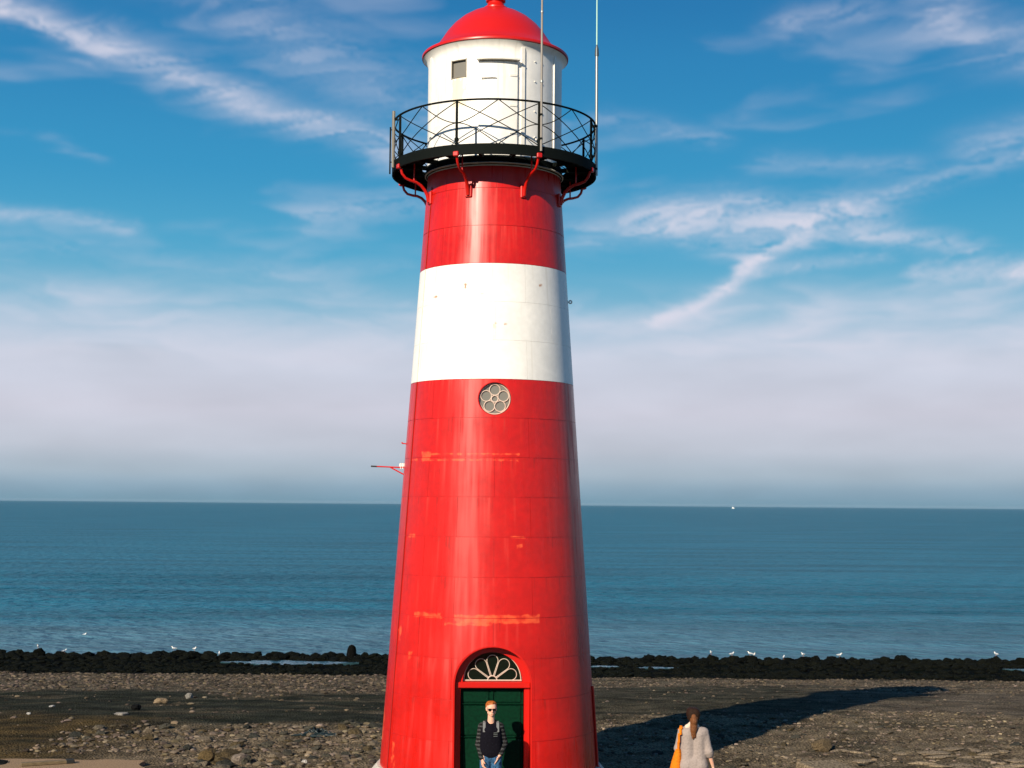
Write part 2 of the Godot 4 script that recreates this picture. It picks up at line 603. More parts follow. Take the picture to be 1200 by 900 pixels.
# ---------------------------------------------------------------- sea
func make_sea() -> void:
	var m := mat(Color.WHITE, 0.35, 0.16)
	m.detail_enabled = true
	m.detail_blend_mode = BaseMaterial3D.BLEND_MODE_MUL
	m.detail_uv_layer = BaseMaterial3D.DETAIL_UV_2
	m.detail_albedo = noise_tex(45, 0.02, 6, 0.72, 1.15)
	m.uv2_triplanar = true
	m.uv2_world_triplanar = true
	m.uv2_scale = Vector3(0.0011, 0.01, 0.0072)
	m.vertex_color_use_as_albedo = true
	m.albedo_texture = noise_tex(41, 0.012, 6, 0.8, 1.15, 1024)
	m.normal_enabled = true
	m.normal_texture = normal_tex(42, 0.022, 6, 12.0, 1024)
	m.normal_scale = 1.0
	m.uv1_scale = Vector3.ONE
	var swell := fnl(43, 0.09, 3)
	var patch := fnl(44, 0.02, 4)
	var xs := lines(-40, 40, 0.5, -14000, 14000)
	var zs := lines(-140, -46, 0.4, -14000, -40)
	var hf := func(x: float, z: float) -> float:
		var k := smoothstep(-400.0, -130.0, z) * smoothstep(300.0, 60.0, absf(x))
		return SEA_Y + (swell.get_noise_2d(x * 0.45, z * 1.6) * 0.10 + gn2.get_noise_2d(x * 0.35, z * 0.9) * 0.03) * k
	var cf := func(x: float, z: float) -> Color:
		var deep := Color(0.019, 0.155, 0.224)
		var n := patch.get_noise_2d(x * 0.35, z * 1.4)
		var shallow := Color(0.15, 0.24, 0.29)
		var s := smoothstep(-92.0, -50.0, z + n * 18.0)
		return deep.lerp(shallow, s * 0.62)
	var o := put(sheet(xs, zs, hf, cf), "sea", m)
	tag(o, "calm teal sea reaching to the horizon", "", "", "structure")

# ---------------------------------------------------------------- lighthouse
var M := {}

func patch_at(deg: float, y: float, d0: float, d1: float, y0: float, y1: float, n: float, soft: float) -> float:
	var a := minf(deg - d0, d1 - deg) * 0.028 + n * soft
	var b := minf(y - y0, y1 - y) + n * soft * 0.5
	return smoothstep(0.0, 0.02, minf(a, b))

func paint(white: bool) -> Array:
	var w := 1024 if not white else 640
	var h := w
	var im := Image.create(w, h, false, Image.FORMAT_RGB8)
	var ro := Image.create(w, h, false, Image.FORMAT_L8)
	var blotch := fnl(51, 0.9, 4)
	var grit := fnl(52, 7.0, 3)
	var streak := fnl(53, 3.0, 3)
	var base := Color8(198, 22, 12) if not white else Color8(238, 234, 228)
	var primer := Color8(232, 82, 44)
	var fade := Color8(226, 82, 76)
	var rust := Color8(150, 92, 60)
	# patched paint (degrees from the door, metres)
	var marks := [[-52, 16, 5.98, 6.02], [-52, 15, 5.875, 5.915], [-53, -44, 5.88, 6.06], [-66, -58, 5.89, 5.93], [-64, -54, 4.53, 4.61], [9, 18, 4.55, 4.60], [13, 17, 4.36, 4.46],
		[-50, -30, 3.17, 3.27], [-22, 27, 3.10, 3.26], [-28, 0, 3.06, 3.12], [-66, -62, 2.72, 3.0], [-53, -49, 2.42, 2.58], [-63, -60, 0.62, 1.0], [-61, -58, 0.3, 0.7], [-90, -80, 0.9, 1.5]]
	var scuffs := [[-53, -47, 8.80, 8.84], [-24, -21, 8.92, 9.02], [-14, -8, 8.80, 8.83], [-1, 2, 8.27, 8.33], [7, 10, 8.28, 8.30], [34, 37, 9.0, 9.05]]
	for j in h:
		var y := 12.0 * (1.0 - (j + 0.5) / h)
		for i in w:
			var deg := (i + 0.5) / w * 360.0 - 180.0
			var a := deg_to_rad(deg)
			var sx := sin(a) * 1.5
			var sz := cos(a) * 1.5
			var b := blotch.get_noise_3d(sx, y, sz)
			var g := grit.get_noise_3d(sx, y, sz)
			var s := streak.get_noise_3d(sx * 3.0, y * 0.16, sz * 3.0)
			var c := base
			var r := 0.40
			if white:
				c = c * (1.0 + b * 0.05 + g * 0.03)
				c = c.lerp(Color8(196, 188, 172), smoothstep(0.25, 0.7, s) * 0.35)
				for q in scuffs:
					c = c.lerp(rust, patch_at(deg, y, q[0], q[1], q[2], q[3], g, 0.06) * 0.75)
				if y < 1.6 or y > 11.0:
					var below := patch_at(deg, y, -40.0, -27.0, 0.25, 0.79, s + g, 0.12)
					c = c.lerp(Color8(228, 206, 160), below * 0.5)
				if deg > -1.5 and deg < 0.5 and y < 8.29 and y > 7.9:
					c = c.lerp(Color8(214, 196, 120), 0.45 * (y - 7.9) / 0.39 * clampf(0.6 + g * 2.0, 0, 1))
				r = 0.45 + b * 0.1
			else:
				c = c * (1.0 + b * 0.08 + g * 0.06)
				c = c.lerp(Color8(176, 40, 22), smoothstep(0.2, 0.65, blotch.get_noise_3d(sx * 2.1 + 9.0, y * 1.4, sz * 2.1)) * 0.16)
				# chalky runs below the seams
				var under := fposmod(BAND0 - y, RING) / RING
				var run := smoothstep(0.12, 0.62, s + 0.25 * b) * (1.0 - under) 
				c = c.lerp(fade, run * 0.34)
				var seep := smoothstep(0.30, 0.62, streak.get_noise_3d(sx * 5.0 + 4.0, floorf((BAND0 - y) / RING) * 3.7, sz * 5.0)) * (1.0 - smoothstep(0.05, 0.5, under + g * 0.2))
				c = c.lerp(Color8(122, 34, 20), seep * 0.4)
				for q in marks:
					c = c.lerp(primer, patch_at(deg, y, q[0], q[1], q[2], q[3], g, 0.05) * clampf(0.80 + g * 0.9, 0.3, 1.0))
				r = 0.34 + s * 0.14 + b * 0.08 + run * 0.10
			im.set_pixel(i, j, c)
			ro.set_pixel(i, j, Color(r, r, r))
	return [ImageTexture.create_from_image(im), ImageTexture.create_from_image(ro)]

func door_outline() -> PackedVector2Array:
	var p := PackedVector2Array([Vector2(-0.645, -0.4), Vector2(0.645, -0.4)])
	for k in 25:
		var a := PI * k / 24.0
		p.append(Vector2(cos(a) * 0.645, 2.07 + sin(a) * 0.645))
	return p

func disc_outline(c: Vector2, r: float, k := 32) -> PackedVector2Array:
	var p := PackedVector2Array()
	for i in k:
		p.append(c + Vector2(cos(TAU * i / k), sin(TAU * i / k)) * r)
	return p

const WIN_Y := 6.965
const WIN_R := 0.285

# a piece of the tower's skin between two angles and heights, pulled in by "inset"; openings are cut out of it
func skin(mb: MB, a0: float, a1: float, y0: float, y1: float, inset: float, holes: Array, rim: float) -> void:
	var steps := maxi(1, int(ceil((a1 - a0) / 0.105)))
	var on := func(x: float, y: float, front: float) -> Array:
		var r := R(y) - inset
		var z := sqrt(maxf(r * r - x * x, 0.0)) * front
		var nn := Vector3(x, r * 0.0676, z).normalized()
		var ang := atan2(x, z)
		return [Vector3(x, y, z), nn, Vector2(ang / TAU + 0.5, 1.0 - y / 12.0)]
	var pt := func(a: float, y: float) -> Array:
		var r := R(y) - inset
		var d := Vector3(sin(a), 0, cos(a))
		var am := (a0 + a1) * 0.5
		var au := a
		if am > PI:
			au -= TAU
		return [d * r + Vector3.UP * y, (d + Vector3.UP * 0.0676).normalized(), Vector2(au / TAU + 0.5, 1.0 - y / 12.0)]
	for s in steps:
		var a := lerpf(a0, a1, float(s) / steps)
		var b := lerpf(a0, a1, float(s + 1) / steps)
		var polys := []
		var cut := false
		if cos((a + b) * 0.5) > 0.5:
			var strip := PackedVector2Array([Vector2((R(y0) - inset) * sin(a), y0), Vector2((R(y0) - inset) * sin(b), y0), Vector2((R(y1) - inset) * sin(b), y1), Vector2((R(y1) - inset) * sin(a), y1)])
			polys = [strip]
			for h in holes:
				if Geometry2D.intersect_polygons(strip, h).is_empty():
					continue
				cut = true
				var left := []
				for p in polys:
					for q in Geometry2D.clip_polygons(p, h):
						left.append(q)
				polys = left
		if cut:
			for p in polys:
				var t := Geometry2D.triangulate_polygon(p)
				for k in range(0, t.size(), 3):
					var A: Array = on.call(p[t[k]].x, p[t[k]].y, 1.0)
					var B: Array = on.call(p[t[k + 1]].x, p[t[k + 1]].y, 1.0)
					var C: Array = on.call(p[t[k + 2]].x, p[t[k + 2]].y, 1.0)
					mb.tri(A[0], B[0], C[0], A[1], B[1], C[1], A[2], B[2], C[2])
		else:
			var P: Array = [pt.call(a, y0), pt.call(b, y0), pt.call(b, y1), pt.call(a, y1)]
			mb.quad(P[0][0], P[1][0], P[2][0], P[3][0], P[0][1], P[1][1], P[2][1], P[3][1], P[0][2], P[1][2], P[2][2], P[3][2])
			if rim > 0.0:
				for e in [[0, 1, -1.0], [3, 2, 1.0]]:
					var o0: Vector3 = P[e[0]][0]
					var o1: Vector3 = P[e[1]][0]
					var i0 := o0 - Vector3(P[e[0]][1].x, 0, P[e[0]][1].z) * rim
					var i1 := o1 - Vector3(P[e[1]][1].x, 0, P[e[1]][1].z) * rim
					var nn := Vector3(0, e[2], 0)
					mb.quad(o0, o1, i1, i0, nn, nn, nn, nn, P[e[0]][2], P[e[1]][2], P[e[1]][2], P[e[0]][2])
				for e in [[0, 3, -1.0], [1, 2, 1.0]]:
					if (e[2] < 0.0 and s == 0) or (e[2] > 0.0 and s == steps - 1):
						var o0: Vector3 = P[e[0]][0]
						var o1: Vector3 = P[e[1]][0]
						var i0 := o0 - Vector3(P[e[0]][1].x, 0, P[e[0]][1].z) * rim
						var i1 := o1 - Vector3(P[e[1]][1].x, 0, P[e[1]][1].z) * rim
						var nn: Vector3 = Vector3(P[e[0]][1].z, 0, -P[e[0]][1].x) * e[2]
						mb.quad(o0, o1, i1, i0, nn, nn, nn, nn, P[e[0]][2], P[e[1]][2], P[e[1]][2], P[e[0]][2])

func arc(c: Vector3, r: float, a0: float, a1: float, k: int) -> Array:
	var p := []
	for i in k + 1:
		var a := lerpf(a0, a1, float(i) / k)
		p.append(c + Vector3(cos(a) * r, sin(a) * r, 0))
	return p

func make_lighthouse() -> void:
	var pr := paint(false)
	var pw := paint(true)
	var red := mat(Color.WHITE, 1.0, 0.5)
	red.albedo_texture = pr[0]
	red.roughness_texture = pr[1]
	var white := mat(Color.WHITE, 1.0, 0.5)
	white.albedo_texture = pw[0]
	white.roughness_texture = pw[1]
	M.red = mat(Color8(196, 22, 12), 0.35)
	M.white = mat(Color8(240, 234, 224), 0.5)
	M.white.albedo_texture = noise_tex(54, 0.02, 5, 0.94, 1.03)
	triplanar(M.white, 0.5)
	M.black = mat(Color8(12, 17, 15), 0.75, 0.22)
	M.green = mat(Color8(2, 44, 27), 0.5, 0.22)
	M.green.albedo_texture = noise_tex(55, 0.03, 5, 0.75, 1.15)
	triplanar(M.green, 0.9)
	M.cream = mat(Color8(206, 182, 166), 0.55)
	M.concrete = mat(Color8(214, 206, 192), 0.85)
	M.concrete.albedo_texture = noise_tex(56, 0.03, 5, 0.7, 1.1)
	triplanar(M.concrete, 0.7)
	M.glass = mat(Color(0.13, 0.19, 0.15, 0.3), 0.05, 0.6)
	M.glass.transparency = BaseMaterial3D.TRANSPARENCY_ALPHA
	M.steel = mat(Color8(160, 160, 158), 0.4, 0.5, 0.6)
	M.dark = mat(Color8(46, 44, 42), 0.8)
	M.frosted = mat(Color8(124, 120, 112), 0.25)

	var L := thing("lighthouse", TOWER, FACING, "red and white banded iron lighthouse with black gallery and red dome", "lighthouse")
	var holes := [door_outline(), disc_outline(Vector2(0, WIN_Y), WIN_R)]

	# the wall behind the plates, then the plates
	var mb := MB.new()
	skin(mb, -PI, PI, -0.4, BAND0, 0.008, holes, 0.0)
	skin(mb, -PI, PI, BAND0 + 3 * RING, 11.3, 0.008, [], 0.0)
	var red_wall := put(mb.mesh(), "tower_wall", M.red, L)
	mb = MB.new()
	skin(mb, -PI, PI, BAND0, BAND0 + 3 * RING, 0.005, [], 0.0)
	var white_wall := put(mb.mesh(), "white_band", M.white, L)
	var g := 0.002
	var first := BAND0 - 11 * RING
	for k in 17:
		var y0 := first + k * RING
		var y1 := y0 + RING
		if y0 < 0.0:
			y0 = 0.02
		if k == 16:
			y1 = 11.24
		var is_white := k >= 11 and k < 14
		var shift := 0.0 if (k % 2 == 0) else PI / 8.0
		for q in 8:
			var a0 := shift + q * PI / 4.0
			if a0 > PI - 0.01:
				a0 -= TAU
			var a1 := a0 + PI / 4.0
			var gh := 0.0055 if not is_white else 0.002
			var yy0 := y0 + gh
			var yy1 := y1 - gh
			var ga := g / R(y0)
			var spans := [[a0 + ga, a1 - ga]]
			if yy1 < 2.66 and a0 < -0.01 and a1 > 0.01:
				spans = [[a0 + ga, 0.0], [0.0, a1 - ga]]      # the door parts this plate in two
			for sp in spans:
				var pm := MB.new()
				skin(pm, sp[0], sp[1], yy0, yy1, 0.0, holes, 0.0075)
				if pm.v.size():
					put(pm.mesh(), "iron_plate", white if is_white else red, white_wall if is_white else red_wall)

	# plinth with a gap at the door
	mb = MB.new()
	mb.lathe([Vector2(2.13, -0.4), Vector2(2.13, 0.32), Vector2(2.11, 0.36), Vector2(2.01, 0.48), Vector2(1.90, 0.48)], 72, 0.36, TAU - 0.36, false)
	for s in [-1.0, 1.0]:
		var d := Vector3(sin(0.36 * s), 0, cos(0.36 * s))
		mb.face([d * 1.9 + Vector3.UP * -0.4, d * 2.13 + Vector3.UP * -0.4, d * 2.13 + Vector3.UP * 0.32, d * 2.11 + Vector3.UP * 0.36, d * 2.01 + Vector3.UP * 0.48, d * 1.9 + Vector3.UP * 0.48], Vector3(0, 0, -2))
	put(mb.mesh(), "plinth", M.concrete, L)
	mb = MB.new()
	mb.box(Vector3(0, -0.14, 2.0), Vector3(1.3, 0.36, 1.6), 0.02)
	put(mb.mesh(), "doorstep", M.concrete, L)

	# door reveal, frame, leaves
	var zf := 1.60
	mb = MB.new()
	var o := door_outline()
	for k in o.size():
		var p := o[k]
		var q := o[(k + 1) % o.size()]
		if p.y < -0.3 and q.y < -0.3:
			continue
		var zp := sqrt(pow(R(p.y), 2) - p.x * p.x) + 0.012
		var zq := sqrt(pow(R(q.y), 2) - q.x * q.x) + 0.012
		var c := Vector2(0, 2.07)
		var np := (Vector2(-p.x, 0) if p.y < 2.07 else c - p).normalized()
		var nq := (Vector2(-q.x, 0) if q.y < 2.07 else c - q).normalized()
		var n0 := Vector3(np.x, np.y, 0)
		var n1 := Vector3(nq.x, nq.y, 0)
		mb.quad(Vector3(p.x, p.y, zp), Vector3(q.x, q.y, zq), Vector3(q.x, q.y, zf - 0.1), Vector3(p.x, p.y, zf - 0.1), n0, n1, n1, n0)
		# a thin lip round the opening
		var po := p - np * 0.03
		var qo := q - nq * 0.03
		mb.quad(Vector3(p.x, p.y, zp), Vector3(q.x, q.y, zq), Vector3(qo.x, qo.y, zq - 0.02), Vector3(po.x, po.y, zp - 0.02), Vector3(0, 0, 1), Vector3(0, 0, 1), Vector3(0, 0, 1), Vector3(0, 0, 1))
	var reveal := put(mb.mesh(), "door_reveal", M.red, L)
	mb = MB.new()
	for s in [-1.0, 1.0]:
		mb.box(Vector3(0.592 * s, 0.86, zf - 0.06), Vector3(0.1, 2.5, 0.12), 0.008)
	mb.box(Vector3(0, 2.062, zf - 0.03), Vector3(1.284, 0.10, 0.17), 0.01)
	# arched head of the frame
	for k in 32:
		var a := PI * k / 32.0
		var b := PI * (k + 1) / 32.0
		var f := [Vector2(cos(a), sin(a)), Vector2(cos(b), sin(b))]
		var c := Vector3(0, 2.10, 0)
		var zi := zf - 0.001
		var zo := zf - 0.12
		var I := []
		for e in 2:
			I.append([c + Vector3(f[e].x * 0.51, f[e].y * 0.51, 0), c + Vector3(f[e].x * 0.65, f[e].y * 0.65, 0), Vector3(-f[e].x, -f[e].y, 0)])
		var fz := Vector3(0, 0, 1)
		mb.quad(I[0][0] + fz * zi, I[0][1] + fz * zi, I[1][1] + fz * zi, I[1][0] + fz * zi, fz, fz, fz, fz)
		mb.quad(I[0][0] + fz * zi, I[1][0] + fz * zi, I[1][0] + fz * zo, I[0][0] + fz * zo, I[0][2], I[1][2], I[1][2], I[0][2])
	put(mb.mesh(), "door_frame", M.red, L)

	var zd := 1.50
	for s in [-1.0, 1.0]:
		mb = MB.new()
		mb.box(Vector3(0.269 * s, 1.0, zd - 0.03), Vector3(0.532, 2.03, 0.05), 0.004)
		var leaf := put(mb.mesh(), "door_leaf", M.green, L)
		for y in [[1.755, 1.985], [1.20, 1.70], [0.64, 1.145], [0.08, 0.585]]:
			mb = MB.new()
			mb.box(Vector3(0.275 * s, (y[0] + y[1]) * 0.5, zd), Vector3(0.44, y[1] - y[0], 0.03), 0.014)
			put(mb.mesh(), "door_panel", M.green, leaf)
	mb = MB.new()
	mb.box(Vector3(0, 1.0, zd + 0.006), Vector3(0.045, 2.02, 0.026), 0.006)
	put(mb.mesh(), "cover_strip", M.green, L)
	for y in [1.728, 1.172, 0.612]:
		mb = MB.new()
		mb.box(Vector3(0, y, zd + 0.012), Vector3(1.06, 0.016, 0.045), 0.005)
		put(mb.mesh(), "door_moulding", M.green, L)
	mb = MB.new()
	mb.tube([Vector3(0.07, 1.02, zd), Vector3(0.07, 1.02, zd + 0.05), Vector3(0.16, 1.02, zd + 0.05)], 0.011, 8)
	put(mb.mesh(), "door_handle", M.dark, L)

	# fanlight
	var fc := Vector3(0, 2.125, zf - 0.075)
	mb = MB.new()
	var fan := arc(fc, 0.5, 0.0, PI, 24)
	mb.face(fan, fc - Vector3(0, 0, 1))
	var fl := put(mb.mesh(), "fanlight_pane", M.glass, L)
	mb = MB.new()
	mb.tube(arc(fc, 0.49, 0.0, PI, 32), 0.009, 6)
	mb.tube([fc + Vector3(-0.5, 0.004, 0), fc + Vector3(0.5, 0.004, 0)], 0.012, 6)
	mb.tube(arc(fc, 0.08, 0.0, PI, 12), 0.011, 6)
	put(mb.mesh(), "fanlight_bar", M.cream, fl)
	for k in 5:
		var th := deg_to_rad(18.0 + 36.0 * k)
		var hw := deg_to_rad(16.8)
		var d := Vector3(cos(th), sin(th), 0)
		var s := Vector3(-sin(th), cos(th), 0)
		var path := [fc + d * 0.085 - s * 0.018]
		var ec := fc + d * 0.335
		var er := 0.335 * sin(hw)
		for i in 13:
			var a := lerpf(-PI / 2 - 0.2, PI / 2 + 0.2, i / 12.0)
			path.append(ec + d * cos(a) * er + s * sin(a) * er)
		path.append(fc + d * 0.085 + s * 0.018)
		mb = MB.new()
		mb.tube(path, 0.007, 6)
		put(mb.mesh(), "fanlight_bar", M.cream, fl)

	# round window
	var zw := R(WIN_Y) - 0.07
	var wc := Vector3(0, WIN_Y, zw)
	mb = MB.new()
	for k in 40:
		var a := TAU * k / 40.0
		var b := TAU * (k + 1) / 40.0
		var da := Vector3(cos(a), sin(a), 0)
		var db := Vector3(cos(b), sin(b), 0)
		var ya := WIN_Y + sin(a) * WIN_R
		var yb := WIN_Y + sin(b) * WIN_R
		var za := sqrt(pow(R(ya), 2) - pow(cos(a) * WIN_R, 2)) + 0.008
		var zb := sqrt(pow(R(yb), 2) - pow(cos(b) * WIN_R, 2)) + 0.008
		var c := Vector3(0, WIN_Y, 0)
		mb.quad(c + da * WIN_R + Vector3.BACK * za, c + db * WIN_R + Vector3.BACK * zb, c + db * WIN_R + Vector3.BACK * (zw - 0.04), c + da * WIN_R + Vector3.BACK * (zw - 0.04), -da, -db, -db, -da)
		mb.quad(c + da * WIN_R + Vector3.BACK * za, c + db * WIN_R + Vector3.BACK * zb, c + db * (WIN_R + 0.02) + Vector3.BACK * (zb - 0.014), c + da * (WIN_R + 0.02) + Vector3.BACK * (za - 0.014), Vector3.BACK, Vector3.BACK, Vector3.BACK, Vector3.BACK)
	var wr := put(mb.mesh(), "round_window", M.red, L)
	mb = MB.new()
	mb.face(arc(wc - Vector3(0, 0, 0.012), WIN_R, 0, TAU * 31.0 / 32.0, 31), wc - Vector3(0, 0, 1))
	put(mb.mesh(), "pane", M.frosted, wr)
	mb = MB.new()
	mb.tube(arc(wc, 0.266, 0, TAU * 39.0 / 40.0, 39), 0.011, 6, true)
	put(mb.mesh(), "window_ring", M.cream, wr)
	mb = MB.new()
	mb.tube(arc(wc, 0.058, 0, TAU * 15.0 / 16.0, 15), 0.012, 6, true)
	put(mb.mesh(), "window_ring", M.cream, wr)
	for k in 5:
		var a := deg_to_rad(90.0 + 72.0 * k)
		mb = MB.new()
		mb.tube(arc(wc + Vector3(cos(a), sin(a), 0) * 0.158, 0.094, 0, TAU * 19.0 / 20.0, 19), 0.0105, 6, true)
		put(mb.mesh(), "window_ring", M.cream, wr)

	M.lantern = white.duplicate()
	M.lantern.uv1_scale = Vector3(1, -1.0 / 12.0, 1)
	M.lantern.uv1_offset = Vector3(0.5, 1, 0)
	make_gallery(L)
	make_lantern(L)

	# fittings on the wall
	var path := []
	for part in [[0.45, BAND0, Color8(150, 20, 16)], [BAND0, BAND0 + 3 * RING, Color8(214, 208, 200)], [BAND0 + 3 * RING, 10.9, Color8(150, 20, 16)]]:
		path = []
		for k in 9:
			var y: float = lerpf(part[0], part[1], k / 8.0)
			var r := R(y) + 0.008
			path.append(Vector3(sin(-1.16) * r, y, cos(-1.16) * r))
		mb = MB.new()
		mb.tube(path, 0.009, 6)
		put(mb.mesh(), "earth_cable", mat(part[2], 0.5), L)
	mb = MB.new()
	path = []
	for k in 8:
		var y := 0.5 + k * 0.2
		var r := R(y) + 0.02
		path.append(Vector3(sin(1.36) * r, y, cos(1.36) * r))
	path.push_front(Vector3(sin(1.36) * 2.06, 0.40, cos(1.36) * 2.06))
	mb.tube(path, 0.022, 8)
	put(mb.mesh(), "cable_pipe", M.red, L)

	# iron arm with insulators on the left flank
	var ra := R(5.79)
	mb = MB.new()
	var ya := 5.79
	var la := L.global_transform.affine_inverse() * Vector3(-2.58, ya + 0.02, 0.0)
	var ro := Vector3(-ra + 0.02, ya, la.z)
	mb.tube([ro, la.lerp(ro, 0.16)], 0.014, 6)
	mb.tube([ro + Vector3(0.0, -0.14, 0), la.lerp(ro, 0.55)], 0.014, 6)
	var arm := put(mb.mesh(), "line_arm", M.red, L)
	mb = MB.new()
	mb.tube([la.lerp(ro, 0.17), la], 0.016, 6)
	put(mb.mesh(), "arm_tip", M.dark, arm)
	for k in 3:
		mb = MB.new()
		var c := ro + Vector3(-0.012 - k * 0.037, 0.05, 0)
		mb.tube([c - Vector3(0, 0.07, 0), c - Vector3(0, 0.03, 0), c - Vector3(0, 0.025, 0), c + Vector3(0, 0.02, 0), c + Vector3(0, 0.03, 0)], [0.012, 0.014, 0.03, 0.024, 0.012], 10)
		put(mb.mesh(), "insulator", M.white, arm)
	mb = MB.new()
	var rs := R(6.22)
	mb.tube([Vector3(-rs + 0.02, 6.22, 0.05), Vector3(-rs - 0.07, 6.23, 0.05), Vector3(-rs - 0.07, 6.25, 0.05)], [0.012, 0.012, 0.02], 6)
	put(mb.mesh(), "iron_peg", M.red, L)
	# white ring insulator on the right flank
	var rk := R(8.87)
	mb = MB.new()
	var kc := Vector3(sin(1.47), 0, cos(1.47)) * (rk + 0.02) + Vector3(0, 8.87, 0)
	mb.tube(arc(kc + Vector3(0.02, 0, 0.02), 0.026, 0, TAU * 11.0 / 12.0, 11), 0.014, 8, true)
	mb.tube([kc - Vector3(0.06, 0, 0), kc], 0.01, 6)
	put(mb.mesh(), "ring_insulator", M.white, L)

func ring_pt(r: float, a: float, y: float) -> Vector3:
	return Vector3(sin(a) * r, y, cos(a) * r)

func make_gallery(L: Node3D) -> void:
	var mb := MB.new()
	# deck plate with a gap round the lantern, deep fascia
	mb.lathe([Vector2(1.355, 11.352), Vector2(1.868, 11.352), Vector2(1.868, 11.205), Vector2(1.905, 11.205), Vector2(1.905, 11.392), Vector2(1.868, 11.392), Vector2(1.868, 11.366), Vector2(1.355, 11.366), Vector2(1.355, 11.352)], 96, 0, TAU, false, 1.0)
	var deck := put(mb.mesh(), "gallery_deck", M.black, L)
	for k in 16:
		mb = MB.new()
		var a := PI / 16.0 + k * PI / 8.0
		mb.box(ring_pt(1.56, a, 11.31), Vector3(0.05, 0.08, 0.60), 0.005, Basis(Vector3.UP, a))
		put(mb.mesh(), "deck_joist", M.black, deck)
	mb = MB.new()
	mb.lathe([Vector2(1.20, 11.15), Vector2(1.272, 11.18), Vector2(1.272, 11.342), Vector2(1.20, 11.342)], 72)
	put(mb.mesh(), "wall_head", M.black, L)
	mb = MB.new()
	var bead := []
	for k in 72:
		bead.append(ring_pt(1.278, TAU * k / 72.0, 11.20))
	mb.tube(bead, 0.016, 6, true)
	put(mb.mesh(), "head_bead", M.white, L)
	var rail := MB.new()
	var path := []
	for k in 96:
		path.append(ring_pt(1.885, TAU * k / 96.0, 12.18))
	rail.tube(path, 0.019, 8, true)
	put(rail.mesh(), "top_rail", M.black, L)
	for k in 8:
		var a := PI / 8.0 + k * PI / 4.0
		# post
		mb = MB.new()
		mb.tube([ring_pt(1.885, a, 11.36), ring_pt(1.885, a, 11.44), ring_pt(1.885, a, 11.46), ring_pt(1.885, a, 11.50), ring_pt(1.885, a, 11.52), ring_pt(1.885, a, 12.17)], [0.026, 0.026, 0.04, 0.04, 0.024, 0.022], 8)
		put(mb.mesh(), "railing_post", M.black, L)
		# lattice of one bay: two diagonals and four sagging bars
		mb = MB.new()
		var b := a + PI / 4.0
		var P := func(u: float, v: float) -> Vector3:
			return ring_pt(1.885, lerpf(a, b, u), lerpf(11.385, 12.175, v))
		for line in [[[0.0, 0.02], [1.0, 0.98]], [[0.0, 0.98], [1.0, 0.02]]]:
			path = []
			for i in 13:
				var t := i / 12.0
				path.append(P.call(lerpf(line[0][0], line[1][0], t), lerpf(line[0][1], line[1][1], t)))
			mb.tube(path, 0.009, 5)
		for q in [[0.5, 1.0, 1.0], [0.5, 1.0, 0.0], [0.5, 0.0, 1.0], [0.5, 0.0, 0.0]]:
			path = []
			for i in 11:
				var t := i / 10.0
				var sag := sin(t * PI * 0.5)
				path.append(P.call(lerpf(0.5, q[1], t), 0.5 + (q[2] - 0.5) * pow(1.0 - sag, 0.85) if true else 0.0))
			mb.tube(path, 0.009, 5)
		put(mb.mesh(), "railing_lattice", M.black, L)
		# bracket under the deck
		mb = MB.new()
		var pr := [Vector2(1.865, 11.20), Vector2(1.835, 11.10), Vector2(1.765, 11.02), Vector2(1.66, 10.985), Vector2(1.56, 10.965), Vector2(1.47, 10.92), Vector2(1.39, 10.84), Vector2(1.335, 10.74), Vector2(1.305, 10.62)]
		path = []
		for p in pr:
			path.append(ring_pt(p.x, a, p.y))
		mb.tube(path, [0.024, 0.024, 0.024, 0.025, 0.026, 0.028, 0.030, 0.034, 0.038], 8)
		mb.tube([ring_pt(1.60, a, 10.98), ring_pt(1.60, a, 11.30)], 0.016, 6)
		var br := put(mb.mesh(), "bracket", M.red, L)
		mb = MB.new()
		mb.box(ring_pt(1.905, a, 11.225), Vector3(0.10, 0.085, 0.06), 0.012, Basis(Vector3.UP, a))
		put(mb.mesh(), "bracket_cap", M.red, br)
		mb = MB.new()
		mb.box(ring_pt(1.285, a, 10.70), Vector3(0.13, 0.24, 0.05), 0.015, Basis(Vector3.UP, a))
		put(mb.mesh(), "bracket_foot", M.red, br)

func curved_plate(mb: MB, r0: float, r1: float, a0: float, a1: float, y0: float, y1: float) -> void:
	var k := maxi(2, int((a1 - a0) / 0.08))
	mb.lathe([Vector2(r0, y0), Vector2(r1, y0), Vector2(r1, y1), Vector2(r0, y1)], k, a0, a1, false)
	for e in [[a0, a1], [a1, a0]]:
		mb.face([ring_pt(r0, e[0], y0), ring_pt(r1, e[0], y0), ring_pt(r1, e[0], y1), ring_pt(r0, e[0], y1)], ring_pt((r0 + r1) * 0.5, e[1], (y0 + y1) * 0.5))

